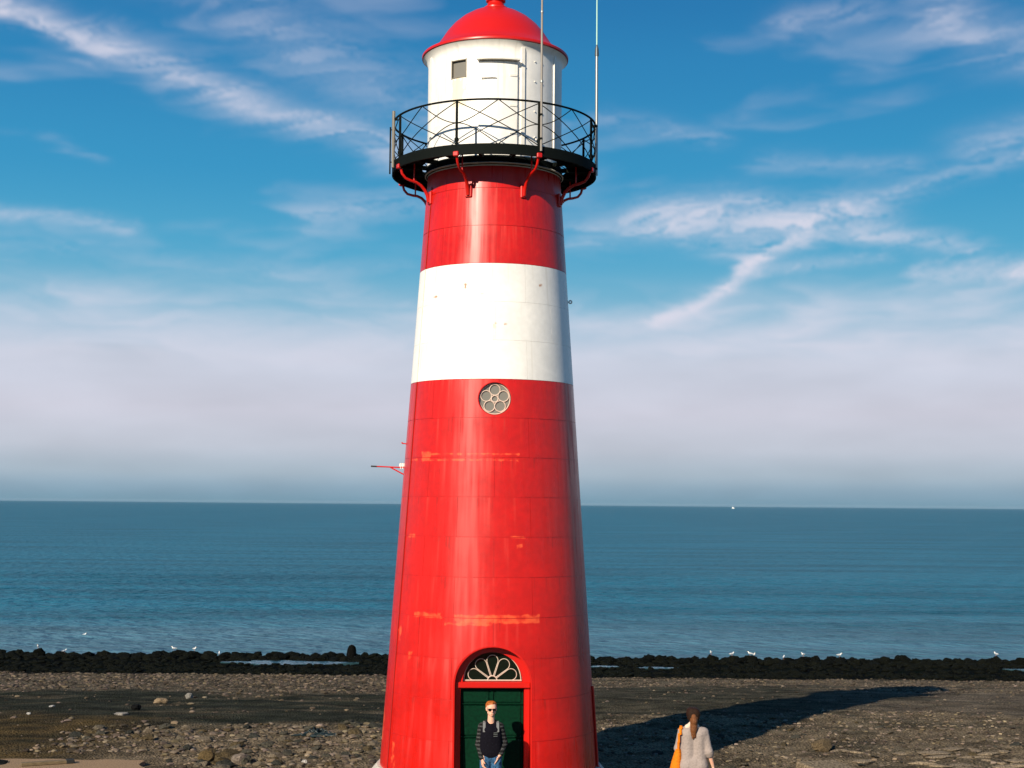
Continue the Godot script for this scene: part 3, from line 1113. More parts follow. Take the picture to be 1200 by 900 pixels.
func make_lantern(L: Node3D) -> void:
	var mb := MB.new()
	var wa0 := deg_to_rad(-40.5)
	var wa1 := deg_to_rad(-26.5)
	var wy0 := 12.80
	var wy1 := 13.115
	# wall with a window opening
	mb.lathe([Vector2(1.253, 11.15), Vector2(1.253, wy0)], 96)
	mb.lathe([Vector2(1.253, wy0), Vector2(1.253, wy1)], 84, wa1, wa0 + TAU)
	mb.lathe([Vector2(1.253, wy1), Vector2(1.253, 13.24), Vector2(1.262, 13.30), Vector2(1.285, 13.37), Vector2(1.35, 13.425)], 96)
	var wall := put(mb.mesh(), "lantern_wall", M.lantern, L)
	# window frame lining and pane
	mb = MB.new()
	curved_plate(mb, 1.20, 1.262, wa0 - 0.006, wa0 + 0.006, wy0 - 0.02, wy1 + 0.02)
	curved_plate(mb, 1.20, 1.262, wa1 - 0.006, wa1 + 0.006, wy0 - 0.02, wy1 + 0.02)
	curved_plate(mb, 1.20, 1.264, wa0 + 0.0065, wa1 - 0.0065, wy1 - 0.008, wy1 + 0.008)
	curved_plate(mb, 1.20, 1.264, wa0 + 0.0065, wa1 - 0.0065, wy0 - 0.008, wy0 + 0.008)
	var wf := put(mb.mesh(), "lantern_window_frame", mat(Color8(120, 112, 98), 0.6), wall)
	mb = MB.new()
	mb.lathe([Vector2(1.215, wy0), Vector2(1.215, wy1)], 8, wa0, wa1)
	put(mb.mesh(), "lantern_window_pane", M.frosted, wall)
	# door: a proud leaf under a drip hood
	var da0 := deg_to_rad(-15.0)
	var da1 := deg_to_rad(16.3)
	mb = MB.new()
	curved_plate(mb, 1.24, 1.292, da0, da1, 11.42, 13.05)
	var leaf := put(mb.mesh(), "lantern_door", M.lantern, wall)
	for y in [11.75, 12.25, 12.8]:
		mb = MB.new()
		curved_plate(mb, 1.285, 1.303, da1 - 0.11, da1 - 0.005, y - 0.02, y + 0.02)
		put(mb.mesh(), "door_hinge", M.white, wall)
	mb = MB.new()
	curved_plate(mb, 1.24, 1.385, da0 - 0.02, da1 + 0.02, 13.062, 13.09)
	put(mb.mesh(), "drip_hood", M.white, wall)
	mb = MB.new()
	var hy := 12.735
	mb.tube([ring_pt(1.29, da0 + 0.05, hy - 0.02), ring_pt(1.325, da0 + 0.05, hy), ring_pt(1.325, da0 + 0.05, hy), ring_pt(1.32, da0 + 0.24, hy + 0.01)], 0.011, 6)
	put(mb.mesh(), "lantern_door_handle", M.white, wall)
	for a in [21.5, 58.0, 103.0, 148.0, -70.0, -115.0, -160.0]:
		mb = MB.new()
		curved_plate(mb, 1.24, 1.280, deg_to_rad(a - 1.5), deg_to_rad(a + 1.5), 11.42, 13.34)
		put(mb.mesh(), "wall_batten", M.white, wall)
	mb = MB.new()
	for a in [33.0, 40.0]:
		for y in [12.2, 12.75, 13.12]:
			mb.tube([ring_pt(1.25, deg_to_rad(a), y), ring_pt(1.272, deg_to_rad(a), y)], 0.012, 6)
	put(mb.mesh(), "wall_bolt", M.white, wall)
	mb = MB.new()
	mb.tube([ring_pt(1.25, deg_to_rad(33), 11.72), ring_pt(1.30, deg_to_rad(33), 11.72), ring_pt(1.31, deg_to_rad(33), 11.66)], 0.016, 6)
	put(mb.mesh(), "wall_hook", M.white, wall)
	mb = MB.new()
	mb.tube([ring_pt(1.28, -0.08, 11.40), ring_pt(1.29, -0.08, 11.49), ring_pt(1.29, 0.12, 11.49), ring_pt(1.28, 0.12, 11.40)], 0.012, 6)
	put(mb.mesh(), "boot_scraper", M.steel, wall)
	# soffit, eave and dome
	mb = MB.new()
	mb.lathe([Vector2(1.348, 13.43), Vector2(1.372, 13.44), Vector2(1.376, 13.475), Vector2(1.365, 13.49)], 96)
	var dome_prof := [Vector2(1.365, 13.49), Vector2(1.28, 13.535), Vector2(1.18, 13.595), Vector2(1.09, 13.68), Vector2(1.01, 13.80), Vector2(0.92, 13.94), Vector2(0.80, 14.085), Vector2(0.64, 14.225), Vector2(0.47, 14.33), Vector2(0.32, 14.395), Vector2(0.22, 14.43)]
	mb.lathe(dome_prof, 96)
	var dome := put(mb.mesh(), "dome_roof", M.red, L)
	mb = MB.new()
	mb.lathe([Vector2(0.235, 14.405), Vector2(0.235, 14.45), Vector2(0.165, 14.50), Vector2(0.15, 14.56), Vector2(0.185, 14.58), Vector2(0.185, 14.63), Vector2(0.15, 14.66), Vector2(0.15, 14.74), Vector2(0.21, 14.80), Vector2(0.235, 14.90), Vector2(0.21, 15.0), Vector2(0.14, 15.07), Vector2(0.0, 15.10)], 32)
	put(mb.mesh(), "finial", M.red, dome)

# ---------------------------------------------------------------- antennas on the gallery
func make_antennas() -> void:
	var gal := func(a: float, r: float) -> Vector3:
		return TOWER + Vector3(sin(a) * r, 0, cos(a) * r)
	var p: Vector3 = gal.call(PI / 8 + FACING + 0.012, 1.93)
	p.y = 11.40
	var a1 := thing("pole_antenna", p, 0, "tall thin white pole antenna clamped to front gallery post", "antenna", "antennas on the gallery")
	var mb := MB.new()
	mb.tube([Vector3(0, -0.1, 0), Vector3(0, 2.2, 0), Vector3(0, 4.3, 0)], [0.022, 0.02, 0.014], 8)
	put(mb.mesh(), "pole", mat(Color8(140, 132, 124), 0.5), a1)
	for y in [0.12, 0.55]:
		mb = MB.new()
		mb.box(Vector3(-0.01, y, -0.025), Vector3(0.07, 0.035, 0.11), 0.006)
		put(mb.mesh(), "clamp", M.black, a1)
	mb = MB.new()
	mb.tube([Vector3(0, 1.12, 0), Vector3(0, 1.16, 0)], 0.03, 8)
	mb.tube([Vector3(0, 2.38, 0), Vector3(0, 2.41, 0)], 0.026, 8)
	put(mb.mesh(), "collar", M.steel, a1)

	p = gal.call(1.36, 1.93)
	p.y = 11.30
	var a2 := thing("whip_antenna", p, 0, "silver mast with pale green whip at right end of gallery", "antenna", "antennas on the gallery")
	mb = MB.new()
	mb.tube([Vector3(0, -0.12, 0), Vector3(0, 2.2, 0)], 0.026, 10)
	put(mb.mesh(), "mast", M.steel, a2)
	mb = MB.new()
	mb.tube([Vector3(0, 2.12, 0), Vector3(0, 2.14, 0), Vector3(0, 2.26, 0), Vector3(0, 2.34, 0)], [0.03, 0.04, 0.034, 0.014], 10)
	put(mb.mesh(), "socket", mat(Color8(90, 96, 98), 0.4, 0.5, 0.5), a2)
	mb = MB.new()
	mb.tube([Vector3(0, 2.3, 0), Vector3(0, 5.4, 0)], [0.014, 0.008], 8)
	put(mb.mesh(), "whip", mat(Color8(170, 214, 200), 0.4), a2)
	for y in [0.0, 0.8]:
		mb = MB.new()
		mb.box(Vector3(-0.03, y, 0), Vector3(0.10, 0.04, 0.06), 0.006)
		put(mb.mesh(), "clamp", M.black, a2)

	p = gal.call(-1.24, 1.945)
	p.y = 11.24
	var a3 := thing("tube_antenna", p, 0, "short grey tube antenna at left end of gallery railing", "antenna", "antennas on the gallery")
	mb = MB.new()
	mb.tube([Vector3(0, 0, 0), Vector3(0, 1.05, 0)], 0.03, 10)
	put(mb.mesh(), "tube", mat(Color8(118, 112, 102), 0.45), a3)
	for y in [0.12, 0.9]:
		mb = MB.new()
		mb.box(Vector3(0.03, y, 0), Vector3(0.09, 0.04, 0.05), 0.006)
		put(mb.mesh(), "clamp", M.black, a3)
	mb = MB.new()
	mb.tube([Vector3(-0.055, -0.12, 0.01), Vector3(-0.055, 0.75, 0.01)], 0.014, 8)
	mb.tube([Vector3(-0.055, 0.1, 0.01), Vector3(0, 0.1, 0)], 0.01, 6)
	mb.tube([Vector3(-0.055, 0.7, 0.01), Vector3(0, 0.7, 0)], 0.01, 6)
	put(mb.mesh(), "feeder", M.black, a3)

# ---------------------------------------------------------------- people
func V(x: float, y: float, z: float) -> Vector3:
	return Vector3(x, y, z)

# five fingers: palm from wrist along "dir", "side" points to the thumb, "curl" is the way the fingers bend
func hand(bones: Array, wrist: Vector3, dir: Vector3, side: Vector3, curl: Vector3, bend: float, size := 1.0) -> void:
	var d := dir.normalized()
	var s := (side - d * side.dot(d)).normalized()
	var c := (curl - d * curl.dot(d)).normalized()
	for k in 4:
		var across := (1.5 - k) * 0.019 * size
		var root := wrist + d * 0.085 * size + s * across
		bones.append([wrist + s * across * 0.55 + d * 0.012, root, 0.017 * size, 0.0115 * size])
		var ln: float = [0.036, 0.041, 0.038, 0.029][k] * size
		var p := root
		for j in 3:
			var a := bend * (j + 0.6)
			var q: Vector3 = p + (d * cos(a) + c * sin(a)).normalized() * ln * [1.0, 0.72, 0.55][j]
			bones.append([p, q, lerpf(0.0098, 0.0078, j / 3.0) * size, lerpf(0.0092, 0.0072, j / 3.0) * size])
			p = q
	var t0_ := wrist + d * 0.022 * size + s * 0.024 * size
	var t1 := t0_ + (d * 0.75 + s * 0.6 + c * 0.25).normalized() * 0.042 * size
	var t2 := t1 + (d * 0.95 + s * 0.1 + c * 0.5).normalized() * 0.030 * size
	bones.append([t0_, t1, 0.014 * size, 0.0108 * size])
	bones.append([t1, t2, 0.0105 * size, 0.0085 * size])

func head(bones: Array, c: Vector3, fwd: Vector3, right: Vector3) -> void:
	# c = centre of the skull; eyes lie a little below it
	var at := func(x: float, y: float, z: float) -> Vector3:
		return c + right * x + Vector3.UP * y + fwd * z
	bones.append([at.call(0, 0.02, -0.035), at.call(0, 0.025, 0.025), 0.082, 0.080])
	bones.append([at.call(0, -0.02, 0.028), at.call(0, -0.075, 0.045), 0.068, 0.046])
	bones.append([at.call(-0.034, -0.06, 0.02), at.call(0.0, -0.098, 0.066), 0.036, 0.022])
	bones.append([at.call(0.034, -0.06, 0.02), at.call(0.0, -0.098, 0.066), 0.036, 0.022])
	bones.append([at.call(-0.036, 0.012, 0.078), at.call(0.036, 0.012, 0.078), 0.020, 0.020])
	bones.append([at.call(0, -0.008, 0.096), at.call(0, -0.042, 0.118), 0.009, 0.013])
	bones.append([at.call(-0.013, -0.046, 0.104), at.call(0.013, -0.046, 0.104), 0.009, 0.009])
	bones.append([at.call(-0.018, -0.071, 0.098), at.call(0.018, -0.071, 0.098), 0.006, 0.006])
	bones.append([at.call(-0.015, -0.079, 0.097), at.call(0.015, -0.079, 0.097), 0.006, 0.006])
	for s in [-1.0, 1.0]:
		bones.append([at.call(0.082 * s, 0.008, -0.006), at.call(0.080 * s, -0.030, 0.0), 0.014, 0.010])

func stripes() -> ImageTexture:
	var im := Image.create(128, 256, false, Image.FORMAT_RGB8)
	var nn := fnl(61, 0.09, 3)
	for y in 256:
		for x in 128:
			var band := sin(y / 256.0 * TAU * 5.0) + nn.get_noise_2d(x * 2.0, y * 1.4) * 2.6 - 0.35
			var v := lerpf(0.010, 0.12, smoothstep(0.1, 0.9, band))
			v += nn.get_noise_2d(x * 4.0, y * 4.0) * 0.03
			im.set_pixel(x, y, Color(v * 1.02, v, v).linear_to_srgb())
	return ImageTexture.create_from_image(im)

func cloth(c: Color, seed_: int, lo: float, hi: float, scale := 4.0) -> StandardMaterial3D:
	var m := mat(c, 0.9, 0.25)
	m.albedo_texture = noise_tex(seed_, 0.03, 5, lo, hi, 256)
	m.normal_enabled = true
	m.normal_texture = normal_tex(seed_ + 1, 0.02, 4, 8.0, 256)
	m.normal_scale = 0.7
	triplanar(m, scale, false)
	return m

func make_people() -> void:
	var skin_m := mat(Color8(226, 172, 146), 0.55, 0.4)
	skin_m.subsurf_scatter_enabled = true
	skin_m.subsurf_scatter_strength = 0.15
	make_man(skin_m)
	make_woman(skin_m)

func make_man(skin_m: Material) -> void:
	var P := thing("person", V(-0.30, 0.04, 2.32), 0.03, "person with ginger hair, sunglasses and black top standing before the green door", "person")
	var sh_l := V(-0.15, 1.43, -0.01)
	var el_l := V(-0.20, 1.14, -0.02)
	var wr_l := V(-0.145, 0.915, 0.09)
	var sh_r := V(0.15, 1.43, -0.01)
	var el_r := V(0.225, 1.155, -0.045)
	var wr_r := V(0.158, 0.985, 0.095)
	var hip_l := V(-0.088, 0.93, 0)
	var hip_r := V(0.088, 0.93, 0)
	var kn_l := V(-0.10, 0.50, 0.02)
	var kn_r := V(0.115, 0.50, 0.03)
	var an_l := V(-0.10, 0.09, -0.01)
	var an_r := V(0.135, 0.09, 0.0)
	# skin: one body
	var mb := MB.new()
	var torso := [
		[V(-0.075, 0.95, 0), V(0.075, 0.95, 0), 0.10, 0.10],
		[V(-0.065, 1.0, 0), V(-0.08, 1.36, 0), 0.088, 0.098],
		[V(0.065, 1.0, 0), V(0.08, 1.36, 0), 0.088, 0.098],
		[V(-0.115, 1.425, -0.01), V(0.115, 1.425, -0.01), 0.058, 0.058],
		[V(0, 1.44, -0.015), V(0, 1.62, 0.01), 0.062, 0.054],
	]
	var legs := [
		[hip_l, kn_l, 0.084, 0.058], [kn_l, an_l, 0.056, 0.040], [hip_r, kn_r, 0.084, 0.058], [kn_r, an_r, 0.056, 0.040],
	]
	var arms := [[sh_l, el_l, 0.052, 0.040], [el_l, wr_l, 0.041, 0.027], [sh_r, el_r, 0.052, 0.040], [el_r, wr_r, 0.041, 0.027]]
	var all := torso.duplicate()
	all.append_array(legs)
	all.append_array(arms)
	blob(mb, all, 0.016, 0.04)
	var hb := [[V(0, 1.52, -0.005), V(0, 1.64, 0.005), 0.054, 0.053]]
	head(hb, V(0.004, 1.722, 0.005), V(0.10, 0, 0.995), V(0.995, 0, -0.10))
	blob(mb, hb, 0.006, 0.014)
	var hl := [[wr_l + V(0, 0.03, -0.01), wr_l, 0.027, 0.024]]
	hand(hl, wr_l, V(0.12, -1.0, 0.22), V(0.35, 0, 1.0), V(1.0, 0, -0.2), 0.42)
	blob(mb, hl, 0.0045, 0.008)
	var hr := [[wr_r + V(0.012, 0.025, -0.012), wr_r, 0.027, 0.024]]
	hand(hr, wr_r, V(-0.5, -0.85, 0.1), V(-0.3, 0.1, 1.0), V(-0.3, -0.2, -1.0), 0.18)
	blob(mb, hr, 0.0045, 0.008)
	put(mb.mesh(), "body", skin_m, P)
	# jeans
	mb = MB.new()
	blob(mb, [
		[V(-0.06, 0.955, 0), V(0.06, 0.955, 0), 0.112, 0.112], [V(-0.05, 1.02, 0), V(0.05, 1.02, 0), 0.10, 0.10],
		[hip_l, kn_l, 0.094, 0.076], [kn_l, V(-0.10, 0.10, -0.01), 0.076, 0.068], [hip_r, kn_r, 0.094, 0.076], [kn_r, V(0.135, 0.10, 0), 0.078, 0.068],
		[V(0.14, 0.93, 0.06), V(0.115, 0.86, 0.07), 0.045, 0.045]], 0.014, 0.03)
	var jeans := cloth(Color8(60, 100, 138), 71, 0.15, 2.0, 2.6)
	put(mb.mesh(), "jeans", jeans, P)
	# t-shirt
	mb = MB.new()
	blob(mb, [
		[V(-0.075, 1.035, 0.005), V(-0.07, 1.36, 0.012), 0.118, 0.110], [V(0.075, 1.035, 0.005), V(0.07, 1.36, 0.012), 0.118, 0.110],
		[V(-0.03, 0.99, 0.012), V(0.03, 0.99, 0.012), 0.112, 0.112], [V(0, 1.04, 0.012), V(0, 1.36, 0.022), 0.120, 0.116], [V(-0.11, 1.43, -0.01), V(0.11, 1.43, -0.01), 0.066, 0.066], [V(-0.06, 1.475, -0.005), V(0.06, 1.475, -0.005), 0.045, 0.045]], 0.012, 0.03)
	var shirt := put(mb.mesh(), "shirt", cloth(Color8(15, 13, 22), 73, 0.7, 1.3), P)
	for y in [1.345, 1.32, 1.29]:
		mb = MB.new()
		mb.box(V(0.075, y, 0.130), V(0.07, 0.011, 0.012), 0.003, Basis(Vector3.UP, 0.42))
		put(mb.mesh(), "pocket_trim", mat(Color8(104, 108, 104), 0.9), shirt)
	# open jacket: sleeves and sides
	mb = MB.new()
	blob(mb, [
		[sh_l, el_l, 0.066, 0.056], [el_l, wr_l.lerp(el_l, 0.06), 0.055, 0.042], [sh_r, el_r, 0.066, 0.056], [el_r, wr_r.lerp(el_r, 0.08), 0.055, 0.042],
		[V(-0.115, 1.42, -0.02), V(0.115, 1.42, -0.02), 0.072, 0.072],
		[V(-0.105, 1.40, -0.02), V(-0.115, 1.02, -0.015), 0.092, 0.088], [V(0.105, 1.40, -0.02), V(0.115, 1.02, -0.015), 0.092, 0.088],
		[V(0, 1.38, -0.05), V(0, 1.02, -0.045), 0.10, 0.10], [V(-0.075, 1.50, -0.04), V(0.075, 1.50, -0.04), 0.036, 0.036]], 0.013, 0.022)
	var jm := mat(Color.WHITE, 0.92, 0.2)
	jm.albedo_texture = stripes()
	triplanar(jm, 3.3, false)
	put(mb.mesh(), "jacket", jm, P)
	for s in [-1.0, 1.0]:
		mb = MB.new()
		var pth := [V(0.10 * s, 1.46, -0.09), V(0.108 * s, 1.508, -0.03), V(0.112 * s, 1.49, 0.045), V(0.112 * s, 1.44, 0.085), V(0.112 * s, 1.36, 0.112)]
		for k in pth.size() - 1:
			var a: Vector3 = pth[k]
			var b: Vector3 = pth[k + 1]
			var dirv := (b - a).normalized()
			var bs := Basis(Vector3.RIGHT, dirv, Vector3.RIGHT.cross(dirv)).orthonormalized()
			mb.box((a + b) * 0.5, V(0.045, a.distance_to(b) + 0.012, 0.014), 0.004, bs)
		put(mb.mesh(), "strap", mat(Color8(112, 112, 112), 0.9), P)
	# hair
	mb = MB.new()
	blob(mb, [
		[V(-0.018, 1.768, -0.04), V(0.018, 1.768, -0.04), 0.076, 0.076], [V(-0.034, 1.792, 0.03), V(0.034, 1.80, 0.035), 0.040, 0.036],
		[V(-0.04, 1.80, 0.065), V(0.02, 1.815, 0.07), 0.022, 0.024], [V(-0.076, 1.755, 0.0), V(-0.075, 1.715, 0.0), 0.014, 0.008], [V(0.077, 1.755, -0.01), V(0.076, 1.715, -0.01), 0.014, 0.008],
		[V(-0.025, 1.70, -0.07), V(0.025, 1.70, -0.07), 0.042, 0.042]], 0.006, 0.012)
	var hm := mat(Color8(176, 96, 34), 0.55, 0.4)
	hm.albedo_texture = noise_tex(75, 0.06, 4, 0.6, 1.35, 256)
	triplanar(hm, 9.0, false)
	put(mb.mesh(), "hair", hm, P)
	# sunglasses
	mb = MB.new()
	var tb := Basis(Vector3.UP, 0.10)
	var hc := V(0.004, 1.722, 0.005)
	for s in [-1.0, 1.0]:
		mb.box(hc + tb * V(0.034 * s, -0.006, 0.101), V(0.054, 0.040, 0.010), 0.004, tb * Basis(Vector3.UP, 0.16 * s))
		mb.box(hc + tb * V(0.074 * s, 0.006, 0.045), V(0.005, 0.010, 0.105), 0.001, tb)
	mb.box(hc + tb * V(0, 0.004, 0.109), V(0.02, 0.008, 0.008), 0.002, tb)
	put(mb.mesh(), "sunglasses", mat(Color8(14, 13, 14), 0.15), P)
	# shoes
	for f in [[an_l, -0.12], [an_r, 0.25]]:
		mb = MB.new()
		var dd := V(sin(f[1]), 0, cos(f[1]))
		var a: Vector3 = f[0]
		blob(mb, [[V(a.x, 0.05, a.z - 0.03), V(a.x, 0.045, a.z) + dd * 0.11, 0.048, 0.045], [V(a.x, 0.04, a.z) + dd * 0.1, V(a.x, 0.038, a.z) + dd * 0.17, 0.042, 0.034], [V(a.x, 0.10, a.z), V(a.x, 0.05, a.z), 0.046, 0.048]], 0.010, 0.02)
		put(mb.mesh(), "shoe", mat(Color8(40, 36, 34), 0.7), P)

func make_woman(skin_m: Material) -> void:
	var P := thing("person", V(2.66, ground_y(2.66, 5.4) + 0.0, 5.4), -0.06, "person seen from behind in beige knitted coat, brown hair tied back", "person")
	# she faces -z
	var sh_l := V(-0.158, 1.335, 0.0)
	var el_l := V(-0.215, 1.09, -0.03)
	var wr_l := V(-0.17, 1.07, -0.24)
	var sh_r := V(0.158, 1.335, 0.0)
	var el_r := V(0.222, 1.06, 0.03)
	var wr_r := V(0.285, 0.845, -0.02)
	var hip_l := V(-0.085, 0.86, 0)
	var hip_r := V(0.085, 0.86, 0)
	var kn_l := V(-0.085, 0.46, -0.06)
	var kn_r := V(0.085, 0.46, 0.03)
	var an_l := V(-0.08, 0.08, -0.03)
	var an_r := V(0.08, 0.10, 0.16)
	var mb := MB.new()
	blob(mb, [
		[V(-0.08, 0.88, 0), V(0.08, 0.88, 0), 0.10, 0.10], [V(-0.05, 0.95, 0), V(-0.065, 1.26, 0), 0.08, 0.085], [V(0.05, 0.95, 0), V(0.065, 1.26, 0), 0.08, 0.085],
		[V(-0.12, 1.325, 0), V(0.12, 1.325, 0), 0.052, 0.052], [V(0, 1.33, 0.01), V(0, 1.50, -0.01), 0.05, 0.046],
		[hip_l, kn_l, 0.082, 0.054], [kn_l, an_l, 0.05, 0.034], [hip_r, kn_r, 0.082, 0.054], [kn_r, an_r, 0.05, 0.034],
		[an_l, V(-0.085, 0.04, -0.16), 0.034, 0.03], [an_r, V(0.085, 0.05, 0.05), 0.034, 0.03],
		[sh_l, el_l, 0.044, 0.036], [el_l, wr_l, 0.036, 0.024], [sh_r, el_r, 0.044, 0.036], [el_r, wr_r, 0.037, 0.025]], 0.016, 0.035)
	var hb := [[V(0, 1.42, 0.0), V(0, 1.52, -0.008), 0.046, 0.046]]
	head(hb, V(0.0, 1.575, -0.01), V(0.12, -0.05, -0.99), V(-0.99, 0, -0.12))
	blob(mb, hb, 0.006, 0.014)
	var hr := [[wr_r.lerp(el_r, 0.12), wr_r, 0.025, 0.022]]
	hand(hr, wr_r, V(0.12, -1.0, -0.15), V(-0.1, 0, -1.0), V(-1.0, 0, 0.0), 0.3, 0.92)
	blob(mb, hr, 0.0045, 0.008)
	var hl := [[wr_l.lerp(el_l, 0.12), wr_l, 0.025, 0.022]]
	hand(hl, wr_l, V(0.1, 0.25, -1.0), V(0.3, 1.0, 0.1), V(1.0, -0.2, 0.0), 0.5, 0.92)
	blob(mb, hl, 0.0045, 0.008)
	put(mb.mesh(), "body", skin_m, P)
	# knee-long coat
	mb = MB.new()
	blob(mb, [
		[sh_l, el_l, 0.066, 0.056], [el_l, wr_l.lerp(el_l, 0.45), 0.055, 0.048], [sh_r, el_r, 0.066, 0.056], [el_r, wr_r.lerp(el_r, 0.80), 0.056, 0.052],
		[V(-0.12, 1.33, 0.005), V(0.12, 1.33, 0.005), 0.07, 0.07], [V(-0.08, 1.30, 0.01), V(-0.075, 1.02, 0.0), 0.105, 0.10], [V(0.08, 1.30, 0.01), V(0.075, 1.02, 0.0), 0.105, 0.10],
		[V(-0.08, 1.02, 0.0), V(-0.09, 0.86, 0.01), 0.10, 0.118], [V(0.08, 1.02, 0.0), V(0.09, 0.86, 0.01), 0.10, 0.118],
		[V(-0.09, 0.86, 0.01), V(-0.10, 0.50, 0.0), 0.118, 0.115], [V(0.09, 0.86, 0.01), V(0.10, 0.50, 0.0), 0.118, 0.115], [V(0, 0.9, 0.02), V(0, 0.52, 0.03), 0.11, 0.12],
		[V(-0.055, 1.41, 0.01), V(0.05, 1.40, 0.012), 0.042, 0.040]], 0.0125, 0.035)
	var coat := cloth(Color8(160, 146, 140), 77, 0.86, 1.1, 3.0)
	coat.normal_scale = 0.5
	put(mb.mesh(), "coat", coat, P)
	# pale collar scarf
	mb = MB.new()
	blob(mb, [[V(-0.085, 1.405, 0.02), V(-0.035, 1.455, 0.045), 0.036, 0.03], [V(-0.035, 1.455, 0.045), V(0.045, 1.42, 0.05), 0.03, 0.028], [V(-0.085, 1.405, 0.02), V(-0.06, 1.40, -0.06), 0.036, 0.03], [V(0.05, 1.42, 0.045), V(0.06, 1.41, -0.05), 0.03, 0.03]], 0.009, 0.02)
	put(mb.mesh(), "scarf", cloth(Color8(226, 200, 180), 79, 0.88, 1.1), P)
	# hair: dark cap and hanging tail
	mb = MB.new()
	blob(mb, [[V(-0.018, 1.60, 0.04), V(0.018, 1.60, 0.04), 0.085, 0.085], [V(-0.02, 1.612, -0.05), V(0.02, 1.612, -0.05), 0.074, 0.074], [V(-0.035, 1.545, 0.065), V(0.035, 1.545, 0.065), 0.052, 0.052], [V(0, 1.56, 0.10), V(0, 1.54, 0.12), 0.04, 0.036]], 0.007, 0.02)
	var hm := mat(Color8(48, 29, 17), 0.6, 0.3)
	hm.albedo_texture = noise_tex(81, 0.05, 4, 0.3, 1.7, 256)
	hm.normal_enabled = true
	hm.normal_texture = normal_tex(85, 0.05, 4, 14.0, 256)
	hm.uv1_triplanar = true
	hm.uv1_scale = V(16, 4, 16)
	put(mb.mesh(), "hair", hm, P)
	mb = MB.new()
	blob(mb, [[V(0, 1.57, 0.115), V(0.005, 1.50, 0.128), 0.036, 0.044], [V(0.005, 1.50, 0.115), V(-0.005, 1.38, 0.118), 0.042, 0.036], [V(-0.005, 1.38, 0.118), V(-0.012, 1.26, 0.115), 0.036, 0.012], [V(0.035, 1.55, 0.095), V(0.038, 1.38, 0.112), 0.028, 0.014], [V(-0.03, 1.53, 0.105), V(-0.036, 1.36, 0.115), 0.024, 0.010], [V(0.01, 1.42, 0.125), V(0.022, 1.27, 0.118), 0.028, 0.007], [V(-0.015, 1.42, 0.12), V(-0.03, 1.30, 0.116), 0.02, 0.006]], 0.007, 0.018)
	var pm := mat(Color8(128, 78, 42), 0.5, 0.4)
	pm.albedo_texture = noise_tex(82, 0.05, 4, 0.35, 1.6, 256)
	pm.normal_enabled = true
	pm.normal_texture = normal_tex(86, 0.05, 4, 14.0, 256)
	pm.uv1_triplanar = true
	pm.uv1_scale = V(14, 2.5, 14)
	put(mb.mesh(), "ponytail", pm, P)
	for f in [[an_l, 0.0], [an_r, 0.06]]:
		mb = MB.new()
		var a: Vector3 = f[0]
		blob(mb, [[V(a.x, 0.05 + f[1] * 0.4, a.z + 0.02), V(a.x, 0.042, a.z - 0.12), 0.042, 0.038], [V(a.x, 0.04, a.z - 0.1), V(a.x, 0.034, a.z - 0.17), 0.036, 0.028]], 0.010, 0.02)
		put(mb.mesh(), "shoe", mat(Color8(60, 48, 40), 0.7), P)
	# orange shoulder bag, hanging from her left shoulder
	var B := thing("shoulder_bag", P.transform * V(-0.25, 0.62, 0.03), -0.06, "orange shoulder bag hanging at the side of the person in beige", "bag")
	mb = MB.new()
	var rows := [[0.0, 0.095, 0.05, 0.0], [0.03, 0.11, 0.062, -0.004], [0.16, 0.098, 0.06, 0.0], [0.30, 0.076, 0.05, 0.012], [0.42, 0.052, 0.036, 0.026], [0.475, 0.036, 0.022, 0.034]]
	var rings := []
	for r in rows:
		var ring := []
		for k in 20:
			var a := TAU * k / 20.0
			var e := pow(absf(cos(a)), 0.6) * signf(cos(a))
			var f := pow(absf(sin(a)), 0.6) * signf(sin(a))
			ring.append(V(r[3] + e * r[1] * (1.0 + 0.05 * sin(a * 5.0)), r[0], f * r[2] * (1.0 + 0.08 * sin(a * 3.0 + r[0] * 9.0))))
		rings.append(ring)
	for k in rings.size() - 1:
		for i in 20:
			var j := (i + 1) % 20
			var c0 := V(rows[k][3], rows[k][0], 0)
			var c1 := V(rows[k + 1][3], rows[k + 1][0], 0)
			mb.quad(rings[k][i], rings[k][j], rings[k + 1][j], rings[k + 1][i], (rings[k][i] - c0).normalized(), (rings[k][j] - c0).normalized(), (rings[k + 1][j] - c1).normalized(), (rings[k + 1][i] - c1).normalized())
	mb.face(rings[0], V(0, 1, 0))
	mb.face(rings[-1], V(0, -1, 0))
	var om := cloth(Color8(232, 128, 28), 83, 0.8, 1.15, 5.0)
	put(mb.mesh(), "pouch", om, B)
	mb = MB.new()
	var st := [V(0.03, 0.45, 0.02), V(0.034, 0.58, 0.062), V(0.045, 0.70, 0.085), V(0.075, 0.778, 0.05), V(0.08, 0.795, -0.02), V(0.06, 0.74, -0.085), V(0.04, 0.58, -0.09), V(0.03, 0.45, -0.02)]
	for k in st.size() - 1:
		var a: Vector3 = st[k]
		var b: Vector3 = st[k + 1]
		var dv := (b - a).normalized()
		mb.box((a + b) * 0.5, V(0.034, a.distance_to(b) + 0.02, 0.012), 0.004, Basis(Vector3.RIGHT, dv, Vector3.RIGHT.cross(dv)).orthonormalized())
	put(mb.mesh(), "strap", om, B)

